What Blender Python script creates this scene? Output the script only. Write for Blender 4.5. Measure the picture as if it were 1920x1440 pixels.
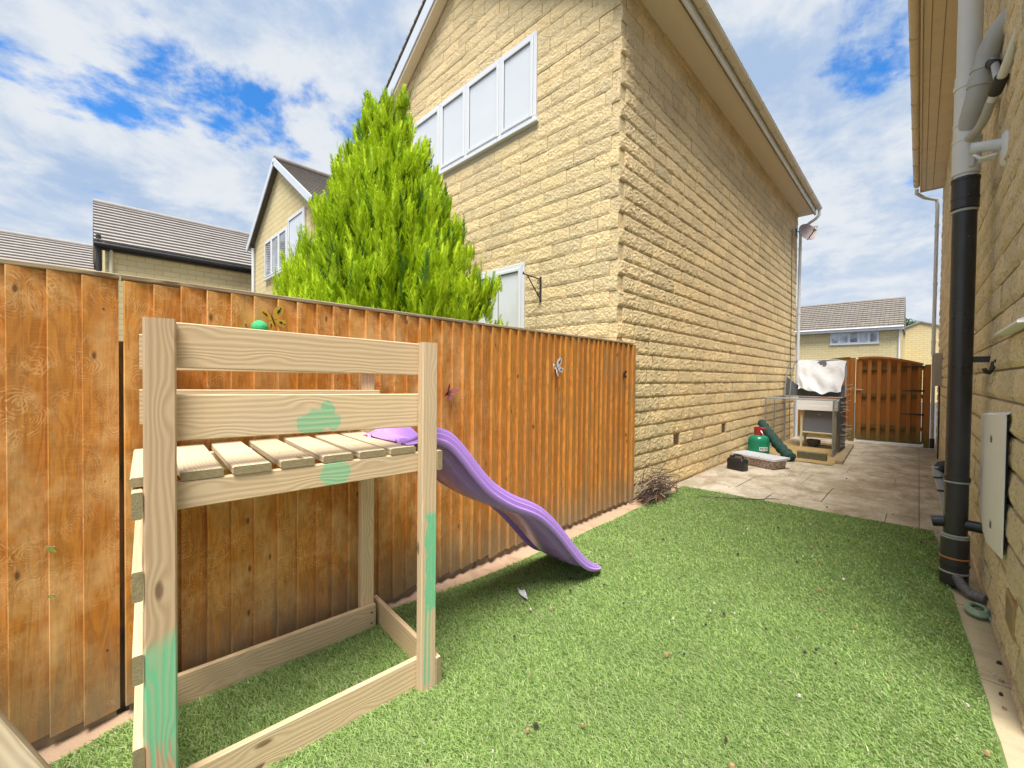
import bpy, math, random
import numpy as np
from mathutils import Vector
R=math.radians
rng=np.random.default_rng(7); random.seed(7)
S=bpy.context.scene; COL=S.collection
for o in list(bpy.data.objects): bpy.data.objects.remove(o)

# ------------------------------------------------------------------ camera
cam=bpy.data.cameras.new('camera'); cam.sensor_width=36; cam.lens=36*777/1920
cam.clip_start=.02; cam.clip_end=2000
camo=bpy.data.objects.new('camera',cam); COL.objects.link(camo); S.camera=camo
yaw,pit,rol=R(44.476),R(-1.0167),R(.6149)
fw=Vector((-math.sin(yaw)*math.cos(pit),math.cos(yaw)*math.cos(pit),math.sin(pit)))
rt=Vector((math.cos(yaw),math.sin(yaw),0)); up=rt.cross(fw)
r2=math.cos(rol)*rt+math.sin(rol)*up; u2=-math.sin(rol)*rt+math.cos(rol)*up
from mathutils import Matrix
m=Matrix((r2,u2,-fw)).transposed().to_4x4(); m.translation=Vector((0,0,1.42)); camo.matrix_world=m

# ------------------------------------------------------------------ light
SUN_AZ,SUN_EL=146,68            # azimuth clockwise from +Y
S.view_settings.view_transform='Standard'; S.view_settings.look='None'
S.view_settings.exposure=2.55; S.view_settings.gamma=1; S.view_settings.use_curve_mapping=False
sun=bpy.data.lights.new('sun','SUN'); sun.energy=1.45; sun.angle=R(30); sun.color=(1,.95,.87)
suno=bpy.data.objects.new('sun',sun); COL.objects.link(suno)
sd=Vector((math.sin(R(SUN_AZ))*math.cos(R(SUN_EL)),math.cos(R(SUN_AZ))*math.cos(R(SUN_EL)),math.sin(R(SUN_EL))))
suno.rotation_euler=sd.to_track_quat('Z','Y').to_euler(); suno.location=(0,0,30)

# ------------------------------------------------------------------ node helpers
class NB:
    def __init__(s,tree): s.t=tree; tree.nodes.clear()
    def n(s,typ,props=None,**ins):
        nd=s.t.nodes.new(typ)
        for k,v in (props or {}).items(): setattr(nd,k,v)
        for k,v in ins.items():
            k=k.replace('_',' ')
            s.put(nd.inputs[k] if not k.isdigit() else nd.inputs[int(k)],v)
        return nd
    def put(s,sock,v):
        if isinstance(v,bpy.types.NodeSocket): s.t.links.new(v,sock)
        else:
            if sock.type=='RGBA' and len(v)==3: v=(*v,1)
            sock.default_value=v
    def math(s,op,a,b=0.,c=0.,clamp=False):
        nd=s.t.nodes.new('ShaderNodeMath'); nd.operation=op; nd.use_clamp=clamp
        for i,v in enumerate((a,b,c)): s.put(nd.inputs[i],v)
        return nd.outputs[0]
    def vmath(s,op,a,b=(0,0,0)):
        nd=s.t.nodes.new('ShaderNodeVectorMath'); nd.operation=op
        s.put(nd.inputs[0],a); s.put(nd.inputs[1],b); return nd.outputs[0]
    def dist(s,a,b):
        nd=s.t.nodes.new('ShaderNodeVectorMath'); nd.operation='DISTANCE'
        s.put(nd.inputs[0],a); s.put(nd.inputs[1],b); return nd.outputs['Value']
    def noise(s,vec,scale,detail=3,rough=.55,dist=0.,out=0):
        return s.n('ShaderNodeTexNoise',Vector=vec,Scale=scale,Detail=detail,Roughness=rough,Distortion=dist).outputs[out]
    def vor(s,vec,scale,feature='F1',out='Distance',dim='3D',rand=1.):
        nd=s.t.nodes.new('ShaderNodeTexVoronoi'); nd.feature=feature; nd.voronoi_dimensions=dim
        s.put(nd.inputs['Vector'],vec); nd.inputs['Scale'].default_value=scale; nd.inputs['Randomness'].default_value=rand
        return nd.outputs[out]
    def mr(s,v,a,b,c=0.,d=1.,smooth=False):
        nd=s.t.nodes.new('ShaderNodeMapRange'); nd.clamp=True
        if smooth: nd.interpolation_type='SMOOTHSTEP'
        for i,x in enumerate((v,a,b,c,d)): s.put(nd.inputs[i],x)
        return nd.outputs[0]
    def mix(s,f,a,b,blend='MIX'):
        nd=s.t.nodes.new('ShaderNodeMix'); nd.data_type='RGBA'; nd.blend_type=blend
        s.put(nd.inputs[0],f); s.put(nd.inputs[6],a); s.put(nd.inputs[7],b); return nd.outputs[2]
    def comb(s,x,y,z):
        nd=s.t.nodes.new('ShaderNodeCombineXYZ')
        for i,v in enumerate((x,y,z)): s.put(nd.inputs[i],v)
        return nd.outputs[0]
    def sep(s,v):
        nd=s.t.nodes.new('ShaderNodeSeparateXYZ'); s.put(nd.inputs[0],v); return nd.outputs
    def scale(s,v,x,y,z): return s.vmath('MULTIPLY',v,(x,y,z))
    def bump(s,h,strength=.5,dist=.01,normal=None):
        nd=s.n('ShaderNodeBump',Height=h,Strength=strength,Distance=dist)
        if normal is not None: s.put(nd.inputs['Normal'],normal)
        return nd.outputs[0]
    def obj(s): return s.n('ShaderNodeTexCoord').outputs['Object']
    def uv(s): return s.n('ShaderNodeTexCoord').outputs['UV']
    def pos(s): return s.n('ShaderNodeNewGeometry').outputs['Position']
    def rnd(s): return s.n('ShaderNodeObjectInfo').outputs['Random']
    def attr(s,name): return s.n('ShaderNodeAttribute',{'attribute_name':name})

def mat(name,build):
    m=bpy.data.materials.new(name); m.use_nodes=True; b=NB(m.node_tree)
    r=build(b); out=b.n('ShaderNodeOutputMaterial')
    if isinstance(r,dict):
        p=b.n('ShaderNodeBsdfPrincipled')
        for k,v in r.items(): b.put(p.inputs[k],v)
        r=p.outputs[0]
    b.t.links.new(r,out.inputs[0]); return m
def simple(name,c,rough=.5,var=.15,bump=0.,metal=0.,scale=20,dirt=0.,dirtc=(.12,.09,.06),spec=.5):
    def f(b):
        p=b.pos(); n=b.noise(p,scale,4)
        c2=tuple(x*(1-var) for x in c)
        col=b.mix(n,c,c2)
        if dirt: col=b.mix(b.mr(b.noise(p,scale*.35,5,.65),.5,.75,0,dirt),col,dirtc)
        d={'Base Color':col,'Roughness':b.mr(n,0,1,max(rough-.08,.02),min(rough+.08,1)),'Metallic':metal,'Specular IOR Level':spec}
        if bump: d['Normal']=b.bump(b.noise(p,scale*3,4),bump,.005)
        return d
    return mat(name,f)

# ------------------------------------------------------------------ materials
def stone_mat(name,c1,c2,cd,bs=.7,tonevar=.30):
    def f(b):
        p=b.pos(); big=b.noise(p,1.3,3); med=b.noise(p,9,4,.6); fine=b.noise(p,55,4,.7); grit=b.noise(p,190,3,.7)
        tone=b.math('ADD',b.math('MULTIPLY',b.rnd(),1.),b.attr('tone').outputs['Fac'])
        tone=b.math('FRACT',b.math('MULTIPLY',tone,7.31))
        col=b.mix(b.mr(b.math('ADD',b.math('MULTIPLY',big,.6),b.math('MULTIPLY',tone,.4)),.25,.75),c1,c2)
        col=b.mix(b.mr(med,.5,.72,0,.4),col,cd)
        col=b.mix(b.mr(fine,.53,.70,0,.72),col,tuple(x*.42 for x in cd))
        col=b.mix(b.mr(grit,.5,.8,0,.25),col,tuple(min(x*1.25,.9) for x in c1))
        v=b.math('ADD',1-tonevar/2,b.math('MULTIPLY',tone,tonevar))
        col=b.mix(1.,col,b.comb(v,v,v),'MULTIPLY')
        h=b.math('ADD',b.math('ADD',b.math('MULTIPLY',b.noise(p,26,5,.7),1.2),b.math('MULTIPLY',b.vor(p,34),.5)),b.math('MULTIPLY',grit,.4))
        return {'Base Color':col,'Roughness':.93,'Specular IOR Level':.2,'Normal':b.bump(h,bs,.022)}
    return mat(name,f)
M={}
M['stone']=stone_mat('buff_stone',(.82,.66,.39),(.74,.57,.31),(.50,.355,.17))
M['stone_r']=stone_mat('buff_stone_weathered',(.80,.67,.46),(.72,.58,.37),(.48,.36,.21))
M['mortar']=simple('mortar',(.58,.49,.34),.95,.3,.3,scale=40)
def farwall(b):
    p=b.pos(); q=b.sep(p)
    u=b.math('ADD',q[0],q[1])
    br=b.n('ShaderNodeTexBrick',{'offset':.5},Vector=b.comb(u,q[2],0),Color1=(.70,.58,.32),Color2=(.64,.51,.27),Mortar=(.46,.38,.22),Scale=1.,Mortar_Size=.012,Brick_Width=.44,Row_Height=.172)
    col=b.mix(b.mr(b.noise(p,1.,3),.3,.7,0,.35),br.outputs[0],(.70,.62,.36))
    return {'Base Color':col,'Roughness':.95,'Specular IOR Level':.15,'Normal':b.bump(b.math('SUBTRACT',b.noise(p,30,4),br.outputs[1]),.5,.02)}
M['farwall']=mat('far_stone_wall',farwall)

def timber(name,c_light,c_dark,knots=True,paint=None,ring=26.,rough=.75,weather=.25):
    def f(b):
        uv=b.uv(); r=b.rnd()
        w=b.noise(b.scale(uv,1.1,5,1),2.,2,.5)
        v=b.vmath('ADD',b.scale(uv,.9,1,1),b.comb(0.,b.math('MULTIPLY',w,.05),0.))
        kd=b.vor(b.scale(uv,3.2,9.,1),1.,dim='2D')
        pull=b.mr(kd,0,.34,.022,0,True)
        sy=b.sep(v)[1]
        g=b.math('SINE',b.math('MULTIPLY',b.math('ADD',sy,pull),ring*6.28*2.2))
        fib=b.noise(b.scale(uv,4,170,1),1.,3,.7)
        gg=b.math('ADD',b.math('MULTIPLY',b.mr(g,-1,1),.55),b.math('MULTIPLY',fib,.45))
        col=b.mix(b.mr(gg,.2,.85),c_dark,c_light)
        if knots:
            km=b.mr(kd,.05,.13,1,0,True)
            sel=b.mr(b.sep(b.vor(b.scale(uv,3.2,9.,1),1.,out='Color',dim='2D'))[0],.74,.77)
            km=b.math('MULTIPLY',km,sel); col=b.mix(b.math('MULTIPLY',km,.8),col,(.13,.07,.03))
        gr=b.noise(b.pos(),3.,4,.6)
        col=b.mix(b.mr(gr,.45,.75,0,weather),col,(.40,.35,.28))
        v1=b.math('ADD',.88,b.math('MULTIPLY',r,.2)); col=b.mix(1.,col,b.comb(v1,v1,v1),'MULTIPLY')
        ro=rough
        if paint: col=paint(b,col,g)
        return {'Base Color':col,'Roughness':ro,'Specular IOR Level':.3,'Normal':b.bump(gg,.22,.003)}
    return mat(name,f)
TL,TD=(.69,.52,.315),(.565,.40,.225)
M['timber']=timber('planed_softwood',TL,TD)
GREEN=(.17,.50,.27)
def paint1(b,col,g):        # near post: mint paint on the foot with runs
    o=b.sep(b.obj()); z=o[2]
    edge=b.math('ADD',.60,b.math('ADD',b.math('MULTIPLY',o[1],.45),b.math('MULTIPLY',b.math('SUBTRACT',b.noise(b.obj(),9,2),.5),.05)))
    body=b.mr(b.math('SUBTRACT',edge,z),-.015,.03,0,1)
    run=b.noise(b.comb(b.math('MULTIPLY',b.math('ADD',o[1],b.math('MULTIPLY',o[0],.4)),75.),b.math('MULTIPLY',z,.7),0.),1.,1)
    low=b.mr(z,.18,.41,.42,0.)
    keep=b.mr(b.math('SUBTRACT',run,low),.20,.24,0,1)
    grain=b.mr(g,-1,1,1.,.62)
    return b.mix(b.math('MULTIPLY',b.math('MULTIPLY',body,keep),grain),col,GREEN)
def paint2(b,col,g):        # far post: a brushed patch with two long drips
    o=b.sep(b.obj()); z=o[2]; y=o[1]
    nz=b.math('MULTIPLY',b.math('SUBTRACT',b.noise(b.obj(),14,3),.5),.045)
    yy=b.math('ADD',y,nz)
    patch=b.math('MULTIPLY',b.mr(yy,.928,.936),b.mr(b.math('ADD',z,b.math('MULTIPLY',nz,4.)),.36,.40))
    patch=b.math('MULTIPLY',patch,b.mr(b.math('ADD',z,b.math('MULTIPLY',nz,3.)),.84,.80))
    d1=b.mr(b.math('ABSOLUTE',b.math('SUBTRACT',y,b.math('ADD',.931,b.math('MULTIPLY',z,.01)))),.004,.006,1,0)
    d2=b.mr(b.math('ABSOLUTE',b.math('SUBTRACT',y,b.math('ADD',.951,b.math('MULTIPLY',z,.012)))),.003,.005,1,0)
    dr=b.math('MULTIPLY',b.math('MAXIMUM',d1,d2),b.math('MULTIPLY',b.mr(z,.035,.05),b.mr(z,.45,.42)))
    k=b.math('MULTIPLY',b.math('MAXIMUM',patch,dr),b.mr(b.noise(b.uv(),60,3),.25,.5,.55,1.))
    return b.mix(k,col,GREEN)
def blot(pts):
    def f(b,col,g):
        o=b.obj(); nz=b.math('MULTIPLY',b.math('SUBTRACT',b.noise(o,18,3),.5),.05); k=None
        for (c,r) in pts:
            q=b.comb(0.,b.sep(o)[1],b.sep(o)[2])
            d=b.math('ADD',b.dist(q,(0,c[0],c[1])),nz); e=b.mr(d,r,r*.9)
            k=e if k is None else b.math('MAXIMUM',k,e)
        return b.mix(b.math('MULTIPLY',k,b.mr(g,-1,1,.85,.55)),col,GREEN)
    return f
M['timber_post1']=timber('planed_softwood_painted_foot',(.64,.455,.275),(.50,.335,.185),True,paint1)
M['timber_post2']=timber('planed_softwood_painted_patch',(.70,.53,.34),(.59,.43,.25),True,paint2)
M['timber_rail_paint']=timber('planed_softwood_rail_blot',TL,TD,True,blot([((.498,1.242),.05),((.455,1.235),.036),((.55,1.235),.034),((.535,1.29),.03)]))
M['timber_beam_paint']=timber('planed_softwood_beam_blot',TL,TD,True,blot([((.565,1.035),.058)]))
M['deck']=timber('decking_softwood',(.62,.50,.34),(.50,.39,.245),True,None,40.,.8,.2)
M['deckend']=simple('weathered_end_grain',(.36,.29,.15),.9,.5,.4,scale=70)
M['greywood']=timber('weathered_beam',(.34,.27,.165),(.23,.18,.10),True,None,18.,.8,.45)

def fence_wood(b):
    uv=b.uv(); r=b.rnd(); p=b.pos(); q=b.sep(p)
    fib=b.noise(b.scale(uv,3,120,1),1.,4,.7)
    wav=b.noise(b.scale(uv,2.2,16,1),1.,3,.55,.6)
    g=b.math('SINE',b.math('MULTIPLY',wav,42.))
    gg=b.math('ADD',b.math('MULTIPLY',b.mr(g,-1,1),.35),b.math('MULTIPLY',fib,.65))
    base=b.mix(b.mr(r,0,1),(.70,.31,.052),(.56,.215,.032))
    col=b.mix(b.mr(gg,.25,.8),b.mix(.55,base,(.22,.075,.012)),base)
    saw=b.noise(b.comb(b.math('MULTIPLY',q[1],6.),b.math('MULTIPLY',q[2],140.),r),1.,2)   # saw marks across the board
    col=b.mix(b.mr(saw,.52,.72,0,.30),col,(.60,.31,.10))
    # brush swirls left in the stain
    w=b.vmath('ADD',b.comb(b.math('MULTIPLY',q[1],1.25),q[2],0.),b.scale(b.n('ShaderNodeTexNoise',Vector=p,Scale=6.,Detail=3.).outputs[1],.13,.13,0))
    d=b.vor(w,7.4,dim='2D'); d2=b.vor(b.vmath('ADD',w,(3.3,1.7,0)),9.,dim='2D'); reg=b.noise(p,2.1,3,.6)
    rg1=b.mr(b.math('SINE',b.math('ADD',b.math('MULTIPLY',d,70.),b.math('MULTIPLY',b.noise(p,16,3),9.))),.0,.8)
    rg2=b.mr(b.math('SINE',b.math('ADD',b.math('MULTIPLY',d2,52.),b.math('MULTIPLY',b.noise(p,19,3),8.))),.0,.8)
    rings=b.math('MAXIMUM',rg1,b.math('MULTIPLY',rg2,b.mr(d2,.5,.3)))
    rmask=b.math('MULTIPLY',b.mr(d,.60,.40),b.mr(reg,.42,.55))
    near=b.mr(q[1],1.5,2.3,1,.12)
    rm=b.math('MULTIPLY',b.math('MULTIPLY',rings,rmask),b.math('MULTIPLY',near,b.mr(b.noise(p,34,4,.7),.42,.58)))
    col=b.mix(b.math('MULTIPLY',rm,.55),col,(.84,.54,.24))
    pale_wear=b.math('MULTIPLY',b.mr(b.noise(b.scale(p,1,1.6,1.1),2.6,5,.68),.47,.66),near)  # pale worn blotches in the stain, strongest on the near boards
    col=b.mix(b.math('MULTIPLY',pale_wear,.62),col,(.80,.52,.22))
    # grey-green weathering low down and in run marks
    low=b.math('ADD',q[2],b.math('MULTIPLY',b.math('SUBTRACT',b.noise(b.comb(b.math('MULTIPLY',q[1],30.),b.math('MULTIPLY',q[2],3.),0.),1.,4),.5),.55))
    col=b.mix(b.mr(low,.42,.0,0,.85),col,(.24,.20,.125))
    pale=b.noise(b.comb(b.math('MULTIPLY',q[1],17.),b.math('MULTIPLY',q[2],.9),9.),1.,4,.6)
    col=b.mix(b.math('MULTIPLY',b.mr(pale,.60,.74,0,.5),b.mr(q[1],1.9,3.0)),col,(.62,.46,.26))
    run=b.noise(b.comb(b.math('MULTIPLY',q[1],24.),b.math('MULTIPLY',q[2],1.1),4.),1.,4,.6)
    far=b.mr(q[1],1.9,3.0)
    col=b.mix(b.math('MULTIPLY',b.mr(run,.52,.68,0,.8),b.math('ADD',.22,b.math('MULTIPLY',far,.78))),col,(.25,.17,.085))
    kd=b.vor(b.scale(uv,3.4,8,1),1.,dim='2D'); ks=b.mr(b.sep(b.vor(b.scale(uv,3.4,8,1),1.,out='Color',dim='2D'))[1],.80,.81)
    col=b.mix(b.math('MULTIPLY',b.mr(kd,.03,.075,.8,0),ks),col,(.09,.035,.012))
    return {'Base Color':col,'Roughness':.72,'Specular IOR Level':.3,'Normal':b.bump(gg,.35,.003)}
M['fence']=mat('stained_fence_board',fence_wood)
M['fence_cap']=timber('weathered_fence_cap',(.36,.28,.17),(.22,.16,.09),True,None,20,.85,.5)
M['gravelboard']=simple('gravel_board',(.30,.24,.15),.9,.4,.4,scale=14,dirt=.5)
def gate_wood(b):
    uv=b.uv(); q=b.sep(b.pos())
    fib=b.noise(b.scale(uv,3,60,1),1.,4,.7); r=b.rnd()
    base=b.mix(r,(.47,.18,.028),(.38,.135,.02)); col=b.mix(b.mr(fib,.3,.75),b.mix(.5,base,(.2,.07,.012)),base)
    low=b.math('ADD',q[2],b.math('MULTIPLY',b.math('SUBTRACT',b.noise(b.pos(),6,4),.5),.6))
    col=b.mix(b.mr(low,.5,.0,0,.7),col,(.10,.12,.03))
    return {'Base Color':col,'Roughness':.7,'Normal':b.bump(fib,.3,.003)}
M['gate']=mat('stained_gate_board',gate_wood)
M['gatedark']=simple('gate_rail_mossy',(.16,.10,.025),.85,.4,.2,scale=9,dirt=.5,dirtc=(.10,.13,.03))

def concrete(c1,c2,cs,moss=.3):
    def f(b):
        p=b.pos(); r=b.rnd()
        col=b.mix(b.noise(p,2.2,5,.62),c1,c2)
        v1=b.math('ADD',.86,b.math('MULTIPLY',r,.22)); col=b.mix(1.,col,b.comb(v1,v1,v1),'MULTIPLY')
        col=b.mix(b.mr(b.noise(b.scale(p,.8,2.2,1),3.,6,.7),.52,.70,0,.55),col,cs)
        col=b.mix(b.mr(b.noise(p,1.6,4,.6),.55,.75,0,moss),col,(.34,.34,.20))
        col=b.mix(b.mr(b.noise(p,70,3,.7),.6,.8,0,.4),col,tuple(x*.4 for x in cs))
        h=b.math('ADD',b.noise(p,22,4,.6),b.math('MULTIPLY',b.noise(p,140,3),.4))
        return {'Base Color':col,'Roughness':.92,'Specular IOR Level':.2,'Normal':b.bump(h,.4,.008)}
    return f
def slabm(b):
    p=b.pos(); r=b.rnd(); q=b.sep(p)
    col=b.mix(b.noise(p,1.7,5,.65),(.56,.50,.41),(.46,.40,.30))
    col=b.mix(b.mr(r,.55,1.,0,.35),col,(.60,.58,.50))
    st=b.noise(b.scale(p,1.35,.9,1),1.9,8,.72,.5)
    col=b.mix(b.mr(st,.44,.64,0,.85),col,(.25,.18,.11))
    col=b.mix(b.mr(b.noise(b.vmath('ADD',p,(9,3,0)),1.1,6,.7),.48,.62,0,.75),col,(.31,.27,.185))
    col=b.mix(b.mr(b.noise(p,48,4,.75),.54,.68,0,.7),col,(.14,.10,.065))
    col=b.mix(b.mr(b.noise(p,8,4,.7),.60,.74,0,.5),col,(.74,.70,.60))
    h=b.math('ADD',b.noise(p,22,4,.6),b.math('MULTIPLY',b.noise(p,140,3),.4))
    return {'Base Color':col,'Roughness':.92,'Specular IOR Level':.2,'Normal':b.bump(h,.4,.008)}
M['slab']=mat('old_paving',slabm)
M['strip']=mat('stained_concrete',concrete((.47,.40,.26),(.38,.31,.20),(.17,.13,.08),.55))
M['soil']=mat('sandy_soil',concrete((.50,.36,.24),(.40,.25,.17),(.20,.13,.08),.2))
M['redsoil']=mat('reddish_rubble',concrete((.36,.23,.16),(.27,.17,.12),(.15,.10,.07),.1))
M['dirt']=mat('joint_dirt',concrete((.34,.26,.16),(.25,.18,.10),(.15,.10,.06),.4))
M['ground']=mat('tarmac_ground',concrete((.10,.10,.10),(.07,.07,.07),(.05,.05,.05),.1))
M['turf']=simple('turf_backing',(.12,.18,.05),.9,.4,.4,scale=60)
def blade(b):
    c=b.attr('col').outputs['Color']
    d=b.n('ShaderNodeBsdfPrincipled',Base_Color=c,Roughness=.55,Specular_IOR_Level=.35).outputs[0]
    t=b.n('ShaderNodeBsdfTranslucent',Color=c).outputs[0]
    return b.n('ShaderNodeMixShader',**{'0':.40,'1':d,'2':t}).outputs[0]
M['blade']=mat('grass_blade',blade)
M['conifer']=mat('conifer_foliage',lambda b:b.n('ShaderNodeMixShader',**{'0':.35,
    '1':b.n('ShaderNodeBsdfPrincipled',Base_Color=b.attr('col').outputs['Color'],Roughness=.6,Specular_IOR_Level=.2).outputs[0],
    '2':b.n('ShaderNodeBsdfTranslucent',Color=b.attr('col').outputs['Color']).outputs[0]}).outputs[0])
M['bark']=simple('bark',(.10,.065,.04),.95,.5,.6,scale=25)
M['mortar_grey']=simple('grey_mortar',(.46,.42,.37),.95,.3,.3,scale=30)
M['upvc']=simple('white_upvc',(.70,.72,.745),.35,.05,scale=3)
M['whitepaint']=simple('white_paint',(.86,.86,.85),.5,.1,scale=6,dirt=.15,dirtc=(.5,.46,.38))
M['seal']=simple('grey_glazing_seal',(.16,.17,.18),.6,.2)
M['cream']=simple('cream_soffit',(.80,.70,.52),.6,.08,scale=4)
M['caramel']=simple('caramel_upvc',(.74,.61,.40),.5,.15,scale=5,dirt=.2)
M['caramel_dark']=simple('caramel_seam',(.34,.25,.15),.7,.2)
M['gutter']=simple('beige_gutter',(.74,.66,.48),.4,.12,scale=4,dirt=.2,dirtc=(.30,.36,.24))
M['palefascia']=simple('pale_fascia',(.84,.86,.82),.5,.08,scale=4,dirt=.15,dirtc=(.45,.40,.3))
M['greyfascia']=simple('bluish_white_board',(.62,.67,.74),.5,.08,scale=4)
M['brownpaint']=simple('dark_brown_edge',(.30,.22,.14),.7,.3)
def glass(b):
    p=b.pos(); n=b.noise(b.scale(p,1.,1.,2.),1.2,2)
    return {'Base Color':b.mix(n,(.70,.72,.745),(.62,.65,.69)),'Roughness':.04,'Specular IOR Level':.6,'Coat Weight':.5,'Coat Roughness':.02}
M['pane']=mat('window_glass_over_blind',glass)
M['pane_dark']=mat('clear_window_glass',lambda b:{'Base Color':b.mix(b.mr(b.noise(b.pos(),1.1,3),.4,.62),(.55,.62,.70),(.16,.17,.19)),'Roughness':.05,'Specular IOR Level':.8,'Coat Weight':.6})
M['roof']=simple('concrete_roof_tile',(.26,.22,.19),.9,.45,.4,scale=7,dirt=.35,dirtc=(.15,.12,.09))
M['roof_brown']=simple('brown_roof_tile',(.21,.185,.16),.9,.35,.4,scale=5,dirt=.3,dirtc=(.30,.25,.20))
M['roof_grey']=simple('grey_roof_tile',(.36,.33,.305),.85,.3,.3,scale=4,dirt=.2)
M['blackplastic']=simple('black_plastic',(.022,.022,.024),.32,.3,scale=12)
def blackpipe(b):
    p=b.pos(); q=b.sep(p)
    sc=b.noise(b.scale(p,20,20,130),1.,4,.7); z=q[2]
    band=b.math('MULTIPLY',b.mr(sc,.67,.72),b.mr(b.math('ABSOLUTE',b.math('SUBTRACT',z,1.93)),.12,.02))
    col=b.mix(b.math('MULTIPLY',band,.7),b.mix(b.noise(p,9,4),(.020,.020,.022),(.040,.038,.040)),(.5,.5,.48))
    col=b.mix(b.mr(b.vor(p,14),.035,.02,0,.8),col,(.6,.62,.55))
    return {'Base Color':col,'Roughness':b.mr(b.noise(p,5,3),.3,.7,.24,.42)}
M['blackpipe']=mat('black_soil_pipe',blackpipe)
M['whitepipe']=simple('off_white_pipe',(.70,.69,.66),.4,.08,scale=9,dirt=.25,dirtc=(.45,.42,.38))
M['greypipe']=simple('light_grey_pipe',(.44,.43,.41),.4,.12,scale=9,dirt=.3,dirtc=(.25,.23,.21))
M['metalpipe']=simple('silver_grey_pipe',(.36,.35,.38),.32,.2,scale=9)
M['clip']=simple('grey_seal_ring',(.40,.42,.38),.5,.2)
M['orange']=simple('orange_seal',(.55,.20,.06),.5,.2)
M['foil']=simple('grey_corrugated_hose',(.22,.21,.21),.45,.35,.3,scale=40)
M['hose']=simple('pale_green_hose',(.26,.40,.28),.35,.3,scale=30)
M['darkiron']=simple('black_iron',(.03,.028,.028),.55,.3)
M['steel']=simple('galvanised_wire',(.42,.45,.46),.4,.25,metal=.6,scale=20)
M['steeldark']=simple('dark_wire',(.10,.11,.11),.6,.3,scale=20)
M['greybox']=simple('grey_plastic_box',(.165,.175,.20),.5,.12,scale=5)
M['meter']=simple('grey_meter_box',(.42,.39,.36),.7,.2,.2,scale=12)
M['creamwood']=simple('cream_hutch_timber',(.62,.57,.38),.7,.15,scale=9,dirt=.3,dirtc=(.3,.25,.15))
def sheetm(b):
    o=b.obj(); q=b.sep(o)
    d=b.math('ADD',b.dist(b.comb(q[0],0.,q[2]),(.02,0,.66)),b.math('MULTIPLY',b.math('SUBTRACT',b.noise(o,11,3),.5),.22))
    col=b.mix(b.mr(b.noise(o,5,5,.65),.3,.7),(.72,.72,.74),(.62,.63,.66))
    return {'Base Color':b.mix(b.mr(d,.085,.065),col,(.12,.12,.14)),'Roughness':.85,'Specular IOR Level':.25,'Normal':b.bump(b.noise(o,14,4,.6),.4,.02)}
M['sheet']=mat('white_plastic_sheet',sheetm)
M['tarp']=simple('dark_grey_tarp',(.10,.105,.11),.6,.4,.3,scale=12)
M['gasgreen']=simple('green_gas_paint',(.005,.20,.105),.3,.15,scale=9,dirt=.1)
M['red']=simple('red_plastic',(.42,.02,.03),.4,.2)
M['label']=simple('white_label',(.8,.8,.78),.6,.03)
M['ink']=simple('dark_green_ink',(.02,.08,.05),.6,.1)
M['darkgreen']=simple('dark_green_cloth',(.012,.055,.045),.85,.4,.5,scale=30,dirt=.3,dirtc=(.05,.09,.07))
M['clear']=simple('milky_ribbed_lid',(.62,.64,.68),.35,.15,scale=10,dirt=.2,dirtc=(.4,.36,.33))
def pebble(b):
    p=b.pos(); c=b.vor(p,38,out='Color'); d=b.vor(p,38)
    s=b.sep(c)
    col=b.mix(s[0],(.46,.32,.27),(.60,.50,.45)); col=b.mix(b.mr(s[1],.7,.8),col,(.22,.15,.13)); col=b.mix(b.mr(d,.35,.6,0,.7),col,(.2,.14,.12))
    return {'Base Color':col,'Roughness':.5,'Normal':b.bump(d,-.6,.02)}
M['pebble']=mat('speckled_box_of_bedding',pebble)
M['moss']=simple('mossy_concrete',(.16,.14,.085),.95,.4,.6,scale=16,dirt=.6,dirtc=(.09,.10,.04))
M['straw']=simple('straw',(.42,.29,.12),.85,.4,scale=30)
def slidem(b):
    p=b.pos()
    return {'Base Color':b.mix(b.noise(p,4,3),(.46,.265,.70),(.41,.23,.655)),'Roughness':b.mr(b.noise(p,8,3),.3,.7,.24,.36),'Specular IOR Level':.5,'Normal':b.bump(b.noise(p,260,2),.05,.001)}
M['slide']=mat('purple_moulded_plastic',slidem)
M['twig']=simple('dry_twig',(.10,.06,.045),.9,.5,.3,scale=30)
M['twigpale']=simple('pale_dry_twig',(.34,.26,.19),.9,.4,scale=30)
M['terracotta']=simple('terracotta',(.42,.17,.07),.85,.3,.3,scale=20)
M['leafgreen']=simple('fresh_leaf',(.16,.34,.05),.5,.3,scale=40)
M['white']=simple('white_enamel',(.75,.75,.74),.5,.1)
M['yellow']=simple('yellow_enamel',(.62,.40,.04),.45,.2,scale=40)
M['orangeen']=simple('orange_enamel',(.55,.18,.02),.45,.2,scale=40)
M['redpaint']=simple('dark_red_enamel',(.20,.025,.03),.45,.3,scale=40)
M['black']=simple('black_enamel',(.02,.02,.022),.45,.3)
M['ballgreen']=simple('bright_green_mesh',(.06,.62,.22),.7,.45,1.,scale=90)
M['dish']=simple('satellite_dish_grey',(.36,.29,.27),.6,.15)
M['brickvent']=simple('clay_air_brick',(.46,.31,.16),.85,.3,.3,scale=25)
M['hole']=simple('shadowed_opening',(.02,.018,.015),.95,.2)
M['nail']=simple('nail_head',(.06,.035,.02),.7,.3)
M['litterdark']=simple('dark_leaf_litter',(.05,.035,.03),.9,.5)
M['litterpale']=simple('pale_chip_litter',(.62,.58,.50),.7,.3)
M['littertan']=simple('tan_leaf_litter',(.40,.25,.12),.8,.4)

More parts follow.
